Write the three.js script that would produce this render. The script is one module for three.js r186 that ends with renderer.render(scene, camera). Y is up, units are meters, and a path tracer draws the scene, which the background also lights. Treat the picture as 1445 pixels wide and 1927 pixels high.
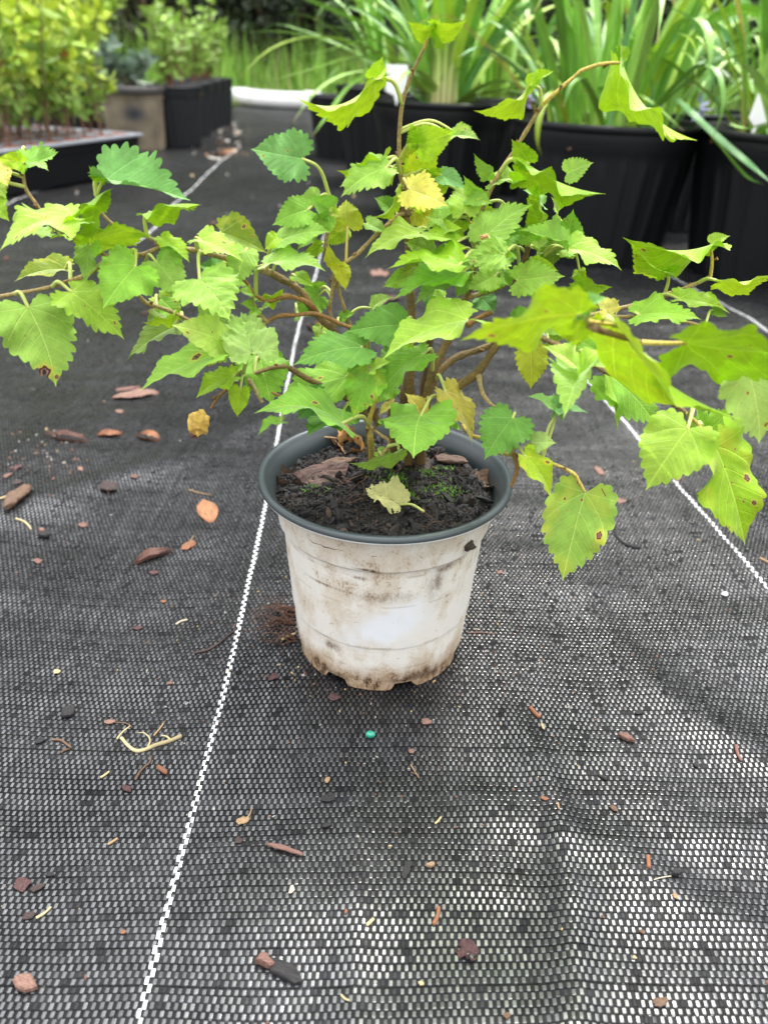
import * as THREE from 'three';
import { mergeGeometries } from 'three/addons/utils/BufferGeometryUtils.js';
import { ImprovedNoise } from 'three/addons/math/ImprovedNoise.js';

// ---------- camera, sky, sun, exposure ----------
const scene = new THREE.Scene();
const F = 1447, CX = 722.5, CY = 963.5, CAM_HEIGHT = 0.3745, PLANT_Z = -0.446;
const camera = new THREE.PerspectiveCamera(2 * Math.atan(CY / F) * 180 / Math.PI, 1445 / 1927, 0.02, 200);
camera.position.set(0, CAM_HEIGHT, 0);
camera.rotation.order = 'YXZ';
camera.rotation.set(-31 * Math.PI / 180, 0, 2 * Math.PI / 180);
camera.focus = 0.455;
camera.userData.fStop = 7.2;
camera.updateMatrixWorld(true);

const SUN = new THREE.Vector3(0.22, 0.9, -0.36).normalize();
const noise3 = new ImprovedNoise();
const n3 = (x, y, z = 0.37) => noise3.noise(x, y, z);
const fbm = (x, y, z = 0.37, o = 4) => { let s = 0, a = 0.5, f = 1; for (let i = 0; i < o; i++) { s += a * n3(x * f, y * f, z + i * 7.1); a *= 0.5; f *= 2.03; } return s; };
{
  const w = 512, h = 256, d = new Float32Array(w * h * 4);
  for (let j = 0; j < h; j++) for (let i = 0; i < w; i++) {
    const el = ((j + 0.5) / h - 0.5) * Math.PI, az = ((i + 0.5) / w - 0.5) * 2 * Math.PI;
    const y = Math.sin(el), x = Math.cos(el) * Math.cos(az), z = Math.cos(el) * Math.sin(az);
    const up = Math.max(0, y), cl = fbm(x * 2.2, z * 2.2, y * 2.2 + 3, 4);
    const dot = Math.max(0, x * SUN.x + y * SUN.y + z * SUN.z);
    let L = (0.5 + 1.5 * up) * (1 + 0.35 * cl) + 1.0 * Math.pow(dot, 6) * (1 + 0.3 * cl);
    if (y < 0) L = 0.25;
    const o = (j * w + i) * 4, k = 0.04 * (0.5 - up);
    d[o] = L * (0.985 + k); d[o + 1] = L; d[o + 2] = L * (1.045 - k); d[o + 3] = 1;
  }
  const t = new THREE.DataTexture(d, w, h, THREE.RGBAFormat, THREE.FloatType);
  t.mapping = THREE.EquirectangularReflectionMapping; t.magFilter = THREE.LinearFilter; t.needsUpdate = true;
  scene.background = t; scene.environment = t; scene.environmentIntensity = 0.82;
}
const sun = new THREE.DirectionalLight(new THREE.Color(1, 0.96, 0.88), 1.5);
sun.position.copy(SUN).multiplyScalar(12); sun.name = 'sun';
sun.castShadow = true; sun.shadow.radius = 20; sun.shadow.mapSize.set(2048, 2048);
Object.assign(sun.shadow.camera, { left: -8, right: 8, top: 8, bottom: -8, near: 0.1, far: 40 });
scene.add(sun, sun.target);
const renderer = new THREE.WebGLRenderer({ antialias: true });
renderer.shadowMap.enabled = true;
renderer.toneMapping = THREE.LinearToneMapping;
renderer.toneMappingExposure = 2.65;

// ---------- helpers ----------
function rng(seed) { let s = seed | 0; return () => { s = (s + 0x6d2b79f5) | 0; let t = Math.imul(s ^ (s >>> 15), 1 | s); t = (t + Math.imul(t ^ (t >>> 7), 61 | t)) ^ t; return ((t ^ (t >>> 14)) >>> 0) / 4294967296; }; }
const V = (x, y, z) => new THREE.Vector3(x, y, z);
const lerp = (a, b, t) => a + (b - a) * t, clamp = (x, a = 0, b = 1) => Math.min(b, Math.max(a, x));
const sstep = (a, b, x) => { const t = clamp((x - a) / (b - a)); return t * t * (3 - 2 * t); };
const col = (r, g, b) => new THREE.Color().setRGB(r, g, b);
const eye = camera.position.clone();
const ray = (x, y) => V((x - CX) / F, -(y - CY) / F, -1).applyQuaternion(camera.quaternion);
const onPlane = (x, y, z) => { const d = ray(x, y); return eye.clone().addScaledVector(d, z / d.z); };            // a point of the picture on the upright plane at this z
const at = (x, y, dz = 0) => onPlane(x, y, PLANT_Z + dz);
const onGround = (x, y, h = 0) => { const d = ray(x, y); return eye.clone().addScaledVector(d, (h - CAM_HEIGHT) / d.y); };
const depthOf = (p) => -p.clone().applyMatrix4(camera.matrixWorldInverse).z;
const pxOf = (p) => { const c = p.clone().applyMatrix4(camera.matrixWorldInverse); return [CX - F * c.x / c.z, CY + F * c.y / c.z]; };
const used = new Map();
const numbered = (n) => { const k = used.get(n) ?? 0; used.set(n, k + 1); return k ? n + '_' + String(k).padStart(3, '0') : n; };
function tag(o, label, category, group, kind) { if (label) o.userData.label = label; if (category) o.userData.category = category; if (group) o.userData.group = group; if (kind) o.userData.kind = kind; return o; }
function mesh(name, g, m, parent) { const o = new THREE.Mesh(g, m); o.castShadow = o.receiveShadow = true; if (parent) { o.name = name; parent.add(o); } else { o.name = numbered(name); scene.add(o); } return o; }
function thing(name, pos, label, category, group) { const o = new THREE.Group(); o.name = numbered(name); o.position.copy(pos); scene.add(o); return tag(o, label, category, group); }
const std = (o) => new THREE.MeshStandardMaterial({ side: THREE.DoubleSide, ...o });
const phys = (o) => new THREE.MeshPhysicalMaterial({ side: THREE.DoubleSide, ...o });
function texOf(w, h, f, srgb = false, wrap = true) {   // f(u, v) -> [r, g, b] in 0..255
  const d = new Uint8Array(w * h * 4);
  for (let j = 0; j < h; j++) for (let i = 0; i < w; i++) { const c = f((i + 0.5) / w, (j + 0.5) / h, i, j), o = (j * w + i) * 4; d[o] = clamp(c[0], 0, 255); d[o + 1] = clamp(c[1], 0, 255); d[o + 2] = clamp(c[2], 0, 255); d[o + 3] = 255; }
  const t = new THREE.DataTexture(d, w, h); t.magFilter = THREE.LinearFilter; t.minFilter = THREE.LinearMipmapLinearFilter; t.generateMipmaps = true;
  t.wrapS = t.wrapT = wrap ? THREE.RepeatWrapping : THREE.ClampToEdgeWrapping; if (srgb) t.colorSpace = THREE.SRGBColorSpace; t.needsUpdate = true; return t;
}
function geo(pos, idx, uv, colors) { const g = new THREE.BufferGeometry(); g.setAttribute('position', new THREE.Float32BufferAttribute(pos, 3)); if (uv) g.setAttribute('uv', new THREE.Float32BufferAttribute(uv, 2)); if (colors) g.setAttribute('color', new THREE.Float32BufferAttribute(colors, 3)); g.setIndex(idx); g.computeVertexNormals(); return g; }
function tube(pts, radii, sides = 8, per = 6, wobble = 0, seed = 1) {   // a tapering tube through pts, closed by a small cap at its ends
  const c = new THREE.CatmullRomCurve3(pts, false, 'centripetal'), n = Math.max(2, (pts.length - 1) * per), pos = [], uv = [], idx = [], fr = c.computeFrenetFrames(n, false);
  let len = 0, last = null;
  for (let i = 0; i <= n; i++) {
    const t = i / n, p = c.getPoint(t), k = t * (pts.length - 1), a = Math.min(pts.length - 2, Math.floor(k));
    let r = lerp(radii[a], radii[a + 1], k - a); if (last) len += p.distanceTo(last); last = p;
    if (wobble) r *= 1 + wobble * n3(len * 160, seed * 3.3, 1.7);
    const i2 = Math.min(n, Math.max(0, i));
    for (let j = 0; j <= sides; j++) {
      const th = j / sides * 2 * Math.PI, rr = r * (1 + (wobble ? wobble * 0.6 * n3(Math.cos(th) * 1.5 + seed, Math.sin(th) * 1.5, len * 220) : 0));
      const q = p.clone().addScaledVector(fr.normals[i2], Math.cos(th) * rr).addScaledVector(fr.binormals[i2], Math.sin(th) * rr);
      pos.push(q.x, q.y, q.z); uv.push(j / sides * 2 * Math.PI * r, len);
    }
  }
  for (let i = 0; i < n; i++) for (let j = 0; j < sides; j++) { const a = i * (sides + 1) + j, b = a + sides + 1; idx.push(a, a + 1, b, b, a + 1, b + 1); }
  for (const [e, s] of [[0, -1], [n, 1]]) {
    const p = c.getPoint(e / n).addScaledVector(fr.tangents[e], s * radii[e ? radii.length - 1 : 0] * 0.5), k = pos.length / 3; pos.push(p.x, p.y, p.z); uv.push(0, e ? len : 0);
    for (let j = 0; j < sides; j++) { const a = e * (sides + 1) + j; s > 0 ? idx.push(a, a + 1, k) : idx.push(a + 1, a, k); }
  }
  return geo(pos, idx, uv);
}
function lathe(profile, seg, f) {   // profile [[r, y], ...]; f(th, r, y) may move a point; th = 0 looks at the camera
  const pos = [], uv = [], idx = []; let len = 0; const L = [0];
  for (let i = 1; i < profile.length; i++) { len += Math.hypot(profile[i][0] - profile[i - 1][0], profile[i][1] - profile[i - 1][1]); L.push(len); }
  profile.forEach(([r, y], i) => { for (let j = 0; j <= seg; j++) { const th = (j / seg - 0.5) * 2 * Math.PI, q = f ? f(th, r, y, i) : [r, y]; pos.push(Math.sin(th) * q[0], q[1], Math.cos(th) * q[0]); uv.push(j / seg, L[i] / len); } });
  for (let i = 0; i < profile.length - 1; i++) for (let j = 0; j < seg; j++) { const a = i * (seg + 1) + j, b = a + seg + 1; idx.push(a, a + 1, b, b, a + 1, b + 1); }
  const g = geo(pos, idx, uv), nn = g.attributes.normal;   // join the seam's normals
  profile.forEach((_, i) => { const a = i * (seg + 1), b = a + seg, x = nn.getX(a) + nn.getX(b), y = nn.getY(a) + nn.getY(b), z = nn.getZ(a) + nn.getZ(b), l = Math.hypot(x, y, z) || 1; nn.setXYZ(a, x / l, y / l, z / l); nn.setXYZ(b, x / l, y / l, z / l); });
  return g;
}
function instanced(name, g, m, mats, colors, parent) { const o = new THREE.InstancedMesh(g, m, mats.length); mats.forEach((q, i) => { o.setMatrixAt(i, q); if (colors) o.setColorAt(i, colors[i]); }); o.castShadow = o.receiveShadow = true; if (parent) { o.name = name; parent.add(o); } else { o.name = numbered(name); scene.add(o); } return o; }
const pose = (p, q, s) => new THREE.Matrix4().compose(p, q, s instanceof THREE.Vector3 ? s : V(s, s, s));
const turned = (x, y, z) => new THREE.Quaternion().setFromEuler(new THREE.Euler(x, y, z, 'YXZ'));

// ---------- ground: woven black weed fabric over earth ----------
const creases = [[[925, 1290], [1000, 1390], [1055, 1520], [1075, 1700], [1080, 1930]], [[1090, 1110], [1150, 1200], [1250, 1300], [1445, 1420]], [[560, 760], [380, 850], [200, 900], [0, 960]], [[900, 1500], [1100, 1560], [1300, 1690], [1445, 1740]], [[660, 1420], [672, 1600], [668, 1930]]].map((l) => l.map(([x, y]) => onGround(x, y)));
function toLine(l, x, z) { let best = 9; for (let i = 0; i < l.length - 1; i++) { const ax = l[i].x, az = l[i].z, dx = l[i + 1].x - ax, dz = l[i + 1].z - az, t = clamp(((x - ax) * dx + (z - az) * dz) / (dx * dx + dz * dz)); best = Math.min(best, Math.hypot(x - ax - t * dx, z - az - t * dz)); } return best; }
function groundHeight(x, z) {
  const d = Math.hypot(x, z - PLANT_Z), calm = sstep(0.06, 0.2, d);
  let h = 0.014 * n3(x * 1.7 + 4, z * 1.7) + 0.006 * n3(x * 4.6, z * 3.4 + 9) + 0.0034 * n3(x * 6 + 2, z * 13) + 0.0012 * n3(x * 17, z * 19 + 3) + 0.0011 * n3(x * 13, z * 42 + 5);
  if (z > -1.2 && Math.abs(x) < 0.8) creases.forEach((l, i) => { const k = toLine(l, x, z); if (k < 0.05) h += [0.0032, 0.0022, 0.003, 0.0022, 0.0012][i] * Math.exp(-k * k / [0.00006, 0.0003, 0.0004, 0.0002, 0.00003][i]); });
  return h * calm - 0.0005;
}
const WARP = 0.00185, WEFT = 0.0036, NW = 80, NF = 40;
const fabricMaps = (() => {
  const S = 2048, r = rng(5), hgt = new Float32Array(S * S), kind = new Uint8Array(S * S), wob = [], wl = [], fl = [], ww = [], fw = [];
  for (let i = 0; i < NW; i++) { wob.push(r() * 99); wl.push(0.7 + 0.6 * r()); ww.push(0.86 + 0.14 * r()); }
  for (let j = 0; j < NF; j++) { fl.push(0.6 + 0.8 * r()); fw.push(0.78 + 0.22 * r()); }
  const cellR = new Float32Array(NW * NF).map(() => r());
  for (let y = 0; y < S; y++) for (let x = 0; x < S; x++) {
    const gx = x / S * NW, gy = y / S * NF, i = Math.floor(gx), j = Math.floor(gy), fx = gx - i - 0.5, fy = gy - j - 0.5, over = (i + j) % 2 === 0, o = y * S + x;
    const ax = Math.abs(fx) / (ww[i] * 0.5), ay = Math.abs(fy) / (fw[j] * 0.5), c = cellR[i * NF + j];
    const streakW = 0.03 * n3(gx * 9, j * 0.7, wob[i]), streakF = 0.03 * n3(i * 0.7, gy * 16, 50.3);
    let h = 0, k = 2;
    const warpH = over ? Math.min(1, 1.75 * Math.cos(Math.min(0.5, Math.abs(fy + 0.14 * (fw[(j * 7) % NF] - 0.9) * 5) / fw[j] * 0.92) * Math.PI) ** 0.8) * 1.0 : -Math.cos(fy * Math.PI), weftH = Math.cos(fx * Math.PI) * (over ? -1 : 1);
    if (over && ax < 1 && ay < 1.25) { h = 0.26 * (0.85 + 0.3 * c) * warpH + 0.16 - 0.05 * ax ** 6 + streakW + 0.55 * (c - 0.5) * fy * 0.5 + 0.5 * (cellR[(i * 31 + j * 17) % (NW * NF)] - 0.5) * fx * 0.35 - 0.07 * fy * fy; k = 0; }
    else if (!over && ay < 1) { h = 0.12 * weftH + 0.12 - 0.06 * ay ** 4 + streakF + 0.05 * (c - 0.5) * fy; k = 1; }
    else if (ax < 1) { h = -0.1 + streakW; k = 0; }
    hgt[o] = h; kind[o] = k;
  }
  const at_ = (x, y) => hgt[((y + S) % S) * S + ((x + S) % S)], mmx = NW * WARP * 1000 / S, mmy = NF * WEFT * 1000 / S;
  const normal = texOf(S, S, (u, v, x, y) => { const nx = -clamp((at_(x + 1, y) - at_(x - 1, y)) / (2 * mmx), -1.2, 1.2), ny = -clamp((at_(x, y + 1) - at_(x, y - 1)) / (2 * mmy), -1.2, 1.2), l = Math.hypot(nx, ny, 1); return [127.5 + 127.5 * nx / l, 127.5 + 127.5 * ny / l, 127.5 + 127.5 / l]; });
  const color = texOf(S, S, (u, v, x, y) => {
    const k = kind[y * S + x], i = Math.floor(u * NW), j = Math.floor(v * NF), dustTone = 0.85 + 0.5 * n3(u * 9, v * 9, 2.2) + 0.25 * n3(u * 40, v * 40, 8), h = hgt[y * S + x];
    let a = k === 0 ? (h > 0 ? 13 * wl[i] * lerp(0.3, 1, sstep(0.24, 0.40, h)) : 4) : k === 1 ? 5 * fl[j] : 2; a *= dustTone;
    return [a, a, a * 1.03];
  });
  const rough = texOf(S, S, (u, v, x, y) => { const k = kind[y * S + x], a = k === 0 ? 56 + 30 * cellR[Math.floor(u * NW) * NF + Math.floor(v * NF)] : k === 1 ? 140 : 230; return [a, a + 30 * n3(u * 25, v * 25, 4), 0]; });
  const gloss = texOf(S, S, () => [255, 255, 255]); { const d = gloss.image.data; for (let o = 0; o < S * S; o++) d[o * 4 + 3] = kind[o] === 0 ? (hgt[o] > 0.2 ? (60 + 195 * Math.min(1, wl[Math.floor((o % S) / S * NW)] - 0.2)) * (0.78 + 0.3 * cellR[(Math.floor((o % S) / S * NW) * 13 + Math.floor(o / S / S * NF) * 29) % (NW * NF)]) : 20) : kind[o] === 1 ? 26 : 5; }
  for (const t of [normal, color, rough, gloss]) t.repeat.set(1 / (NW * WARP), 1 / (NF * WEFT));
  return { normal, color, rough, gloss };
})();
const M = {};
M.fabric = phys({ color: col(0.6, 0.6, 0.62), map: fabricMaps.color, normalMap: fabricMaps.normal, normalScale: new THREE.Vector2(0.7, 0.7), roughnessMap: fabricMaps.rough, roughness: 1, ior: 1.98, specularIntensityMap: fabricMaps.gloss, vertexColors: true });
const weaveTurn = -0.033;
{
  const xs = [], zs = []; for (let x = -7, s; x < 7; x += s) { xs.push(x); s = Math.abs(x) < 0.62 ? 0.007 : 0.007 + (Math.abs(x) - 0.6) * 0.09; } xs.push(7);
  for (let z = 0.8, s; z > -6.35; z -= s) { zs.push(z); s = z > -0.1 ? 0.03 : z > -1.3 ? 0.0065 : 0.0065 + (-1.3 - z) * 0.02; } zs.push(-6.38);
  const pos = [], uv = [], idx = [], cl = [], c = Math.cos(weaveTurn), s = Math.sin(weaveTurn);
  for (const z of zs) for (const x of xs) { const dustTone = clamp(0.85 + 1.1 * fbm(x * 2.6 + 3, z * 2.6, 5, 4) + 0.5 * n3(x * 14, z * 14, 8) + 0.25 * sstep(0.05, 0.3, x), 0.3, 2.2); cl.push(dustTone, dustTone * 0.99, dustTone * 0.97); pos.push(x, groundHeight(x, z), z); uv.push(x * c - z * s + 0.0016 * n3(x * 6, z * 6, 9) + 0.0005 * n3(x * 26, z * 26, 4), x * s - z * c + 0.0024 * n3(x * 6, z * 9, 3) + 0.0009 * n3(x * 24, z * 20, 6)); }  // dust mottling, plus a paler tone towards the right
  const w = xs.length; for (let j = 0; j < zs.length - 1; j++) for (let i = 0; i < w - 1; i++) { const a = j * w + i, b = a + w; idx.push(a, a + 1, b, b, a + 1, b + 1); }
  const g = geo(pos, idx, uv, cl); if (g.attributes.normal.getY(5) < 0) { for (let i = 0; i < idx.length; i += 3) { const t = idx[i]; idx[i] = idx[i + 1]; idx[i + 1] = t; } g.setIndex(idx); g.computeVertexNormals(); }
  tag(mesh('ground_fabric', g, M.fabric), 'black woven weed-control fabric covering the nursery floor', null, null, 'structure');
}
const fabricGround = scene.getObjectByName('ground_fabric');
M.stripe = std({ color: col(0.74, 0.75, 0.76), roughness: 0.45, vertexColors: true });
function stripe(px, wide = 1) {   // white warp tapes: pairs of neighbouring tapes that surface in turn
  const c = new THREE.CatmullRomCurve3(px.map(([x, y]) => onGround(x, y)), false, 'centripetal'), L = c.getLength(), n = Math.floor(L / WEFT), pos = [], idx = [], cl = [], r = rng(9 + Math.floor(px[0][0]));
  for (let k = 0; k < n; k++) {
    const p = c.getPointAt((k + 0.5) / n), d = c.getTangentAt((k + 0.5) / n), sx = -d.z, sz = d.x, side = (k % 2 ? 0.5 : -0.5) * WARP * 1.12 * wide, hl = WEFT * (0.5 + 0.05 * r()), hw = WARP * (0.52 + 0.1 * r()) * wide, b = pos.length / 3, off = (r() - 0.5) * 0.0004, dirty = clamp(0.95 - 0.35 * r() ** 3 + 0.5 * n3(p.x * 60, p.z * 30, 4), 0.45, 1);
    for (let i = 0; i <= 4; i++) for (let j = 0; j <= 2; j++) {
      const u = (i / 4 - 0.5) * 2 * hl, v = (j - 1) * hw + side + off, X = p.x + d.x * u + sx * v, Z = p.z + d.z * u + sz * v;
      pos.push(X, groundHeight(X, Z) + 0.00015 + 0.00045 * Math.cos((i / 4 - 0.5) * Math.PI * 0.95) - (j === 1 ? 0 : 0.00012), Z); cl.push(dirty, dirty * 0.985, dirty * 0.96);
    }
    for (let i = 0; i < 4; i++) for (let j = 0; j < 2; j++) { const a = b + i * 3 + j, e = a + 3; idx.push(a, a + 1, e, e, a + 1, e + 1); }
  }
  const o = mesh('marker_stripe', geo(pos, idx, null, cl), M.stripe, fabricGround); tag(o, null, null, null, 'stuff'); return o;
}
stripe([[225, 2050], [258, 1927], [355, 1540], [430, 1260], [468, 1090], [497, 960], [526, 808], [541, 723], [564, 613], [594, 517], [608, 450], [632, 380]], 0.84);
stripe([[1560, 1235], [1445, 1105], [1290, 931], [1180, 804], [1110, 723], [1030, 629], [985, 574]], 0.84);
stripe([[255, 455], [285, 430], [340, 375], [410, 312], [452, 272]], 1.3);
stripe([[1180, 465], [1211, 487], [1291, 542], [1374, 591], [1460, 645]], 1.3);
stripe([[-20, 395], [17, 379], [87, 353], [140, 333]], 1.3);

// ---------- the white pot ----------
const POT = V(onGround(712, 1193).x + 0.001, 0, PLANT_Z), RIM = 0.1388;
const dirt = texOf(2048, 1024, (u, v) => {
  const a = u * 2 * Math.PI, cx = Math.cos(a) * 1.2, cz = Math.sin(a) * 1.2, n = (f, s, o = 4) => fbm(cx * f + s, v * f * 1.15, cz * f - s, o);
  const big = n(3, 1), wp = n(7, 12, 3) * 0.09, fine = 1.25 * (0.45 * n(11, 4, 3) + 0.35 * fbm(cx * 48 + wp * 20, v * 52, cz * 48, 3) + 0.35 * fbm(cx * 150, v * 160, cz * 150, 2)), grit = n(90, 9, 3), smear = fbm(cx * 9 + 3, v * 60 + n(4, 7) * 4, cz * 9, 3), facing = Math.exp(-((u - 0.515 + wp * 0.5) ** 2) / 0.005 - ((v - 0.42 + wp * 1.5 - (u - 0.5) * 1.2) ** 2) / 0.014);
  let c = [214 + 8 * big, 210 + 8 * big, 201 + 6 * big];
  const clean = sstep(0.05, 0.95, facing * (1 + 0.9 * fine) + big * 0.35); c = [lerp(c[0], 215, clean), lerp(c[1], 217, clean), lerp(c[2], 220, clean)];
  const mix = (t, q) => { t = clamp(t); c = [lerp(c[0], q[0], t), lerp(c[1], q[1], t), lerp(c[2], q[2], t)]; };
  const film = sstep(0.0, 0.55, 0.16 + big * 1.1 + fine * 0.7 + 0.25 * sstep(0.6, 1, v)) * (1 - 0.9 * clean); mix(film * 0.4, [168, 147, 118]);
  mix(sstep(0.22, 0.5, fine + big * 0.4 + (v > 0.62 ? 0.08 : -0.04)) * 0.62 * (1 - clean), [124, 98, 70]);
  const low = sstep(0.22 + 0.10 * big + 0.05 * fine, 0.03, v); mix(low * (0.8 + 0.9 * fine), [140, 110, 78]);
  mix(sstep(0.13, 0.3, fine + 0.15 * big) * sstep(0.17, 0.06, v) * 0.95, [78, 54, 34]);
  mix(sstep(0.12, 0.07, v) * sstep(0.0, 0.3, fine + 0.25 * n(9, 6, 3)) * 0.85, [58, 40, 28]);
  mix(sstep(0.36, 0.44, smear) * (0.4 - 0.3 * clean), [96, 76, 56]);
  for (const [y, k, w] of [[0.735, 0.5, 0.004], [0.56, 0.35, 0.003], [0.30, 0.6, 0.005], [0.27, 0.3, 0.003], [0.155, 0.5, 0.004]]) mix(Math.exp(-(((v - y - 0.006 * n(2, y * 40, 2)) / (w * 1.3)) ** 2)) * sstep(-0.05, 0.3, n(5, y * 90, 3) + 0.3 * fine) * k * 0.6, [108, 88, 66]);
  mix(sstep(0.43, 0.52, grit) * 0.85, [52, 42, 32]);
  const scratch = fbm(a * 60, v * 4, 5, 3); mix(sstep(0.3, 0.42, scratch) * sstep(0.26, 0.16, v) * sstep(0.02, 0.09, v) * 0.8, [216, 214, 208]);
  for (const [x, y, sx, sy, k] of [[0.476, 0.80, 0.011, 0.006, 0.9], [0.488, 0.793, 0.004, 0.008, 1], [0.468, 0.725, 0.008, 0.008, 0.95], [0.585, 0.66, 0.012, 0.07, 0.55], [0.60, 0.745, 0.02, 0.02, 0.6], [0.416, 0.245, 0.014, 0.02, 0.75], [0.405, 0.63, 0.03, 0.006, 0.6], [0.575, 0.07, 0.04, 0.04, 0.85], [0.39, 0.055, 0.02, 0.03, 0.6], [0.5, 0.62, 0.04, 0.03, 0.35]]) mix(Math.exp(-(((u - x) / sx) ** 2) - ((v - y) / sy) ** 2) * (0.75 + 2.2 * fine) * k, [70, 50, 34]);
  return c;
}, true);
dirt.repeat.set(1, 1);
M.potWhite = std({ map: dirt, roughness: 0.5, bumpMap: texOf(512, 256, (u, v) => { const a = u * 6.2832, k = 128 + 90 * fbm(Math.cos(a) * 9, v * 12, Math.sin(a) * 9, 4); return [k, k, k]; }), bumpScale: 0.0006 });
M.potRim = phys({ color: col(0.030, 0.040, 0.043), roughness: 0.36, clearcoat: 0.2, clearcoatRoughness: 0.4 });
M.potEdge = std({ color: col(0.78, 0.77, 0.74), roughness: 0.5 });
const potRoot = thing('plant_pot', POT, 'round white nursery pot with a dark grey rim, stained with brown soil', 'plant pot');
{
  const notch = (th) => { let k = 0; for (let i = 0; i < 7; i++) { const c = -0.52 + i * 2 * Math.PI / 7 + (i === 1 ? -0.08 : 0), d = Math.atan2(Math.sin(th - c), Math.cos(th - c)); k = Math.max(k, sstep(0.15, 0.115, Math.abs(d))); } return k; };
  const dent = (th, y) => 1 + 0.004 * n3(Math.sin(th) * 2, y * 22, Math.cos(th) * 2) + 0.002 * n3(Math.sin(th) * 5, y * 60, Math.cos(th) * 5);
  const prof = [[0.0592, 0], [0.0594, 0.004], [0.0598, 0.0085], [0.0600, 0.0092], [0.0606, 0.0105], [0.0614, 0.020], [0.0624, 0.038], [0.0629, 0.0395], [0.0634, 0.041], [0.0645, 0.06], [0.0660, 0.08], [0.0672, 0.098], [0.0674, 0.1035], [0.0684, 0.1048], [0.0698, 0.1056], [0.0704, 0.107], [0.0718, 0.118], [0.0742, 0.128], [0.0752, 0.1318], [0.0772, 0.1334]];
  const wall = mesh('wall', lathe(prof, 160, (th, r, y, i) => [r * dent(th, y) - (i <= 1 ? 0.0008 * notch(th) : 0), i <= 2 ? y + (i === 0 ? 0.0048 : i === 1 ? 0.0022 : 0.0002) * notch(th) : y]), M.potWhite, potRoot);
  const edge = [[0.0772, 0.1334], [0.0806, 0.1334], [0.0822, 0.1337], [0.0825, 0.1344], [0.0826, 0.1352]]; mesh('rim_edge', lathe(edge, 128), M.potEdge, potRoot);
  const rim = [[0.0830, 0.1352], [0.0829, 0.1366], [0.0822, 0.1380], [0.0808, 0.1387], [0.0794, 0.1386], [0.0783, 0.1378], [0.0774, 0.1362], [0.0764, 0.1345], [0.0732, 0.130], [0.0722, 0.124], [0.0700, 0.112], [0.0690, 0.106]];
  mesh('rim', lathe(rim, 128), M.potRim, potRoot);
  mesh('base', lathe([[0.0585, 0.009], [0.03, 0.0095], [0.0001, 0.0095]], 48), M.potEdge, potRoot);
}
// soil in the pot
M.soil = std({ color: col(1, 1, 1), map: texOf(512, 512, (u, v) => { const k = fbm(u * 40, v * 40, 2, 4), b = fbm(u * 12, v * 12, 8, 3), w = sstep(0.1, 0.45, b); return [17 + 20 * k + 14 * w, 13 + 15 * k + 8 * w, 11 + 12 * k + 3 * w]; }, true), roughness: 0.9 });
const soilAt = (x, z) => { const r = Math.hypot(x, z) / 0.0725; return 0.1255 + 0.0045 * n3(x * 40, z * 40, 3) + 0.0035 * n3(x * 110, z * 110, 5) + 0.0018 * n3(x * 260, z * 260, 6) + 0.003 * (1 - r * r) - 0.004 * sstep(0.86, 1, r); };
const soilRoot = thing('potting_soil', POT, 'dark crumbly potting soil inside the white pot', 'soil');
{
  const pos = [], uv = [], idx = [], NR = 46, NT = 150; for (let i = 0; i <= NR; i++) for (let j = 0; j <= NT; j++) { const r = 0.0722 * i / NR, t = j / NT * 2 * Math.PI, x = Math.sin(t) * r, z = Math.cos(t) * r; pos.push(x, soilAt(x, z), z); uv.push(x * 12, z * 12); }
  for (let i = 0; i < NR; i++) for (let j = 0; j < NT; j++) { const a = i * (NT + 1) + j, b = a + NT + 1; idx.push(a, b, a + 1, b, b + 1, a + 1); }
  mesh('soil_surface', geo(pos, idx, uv), M.soil, soilRoot);
}
function chunk(seed, rough = 0.35) { const g = new THREE.IcosahedronGeometry(1, 1), p = g.attributes.position; for (let i = 0; i < p.count; i++) { const x = p.getX(i), y = p.getY(i), z = p.getZ(i), k = 1 + rough * n3(x * 1.4 + seed * 5, y * 1.4, z * 1.4); p.setXYZ(i, x * k, y * k, z * k); } g.computeVertexNormals(); return g; }
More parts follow.
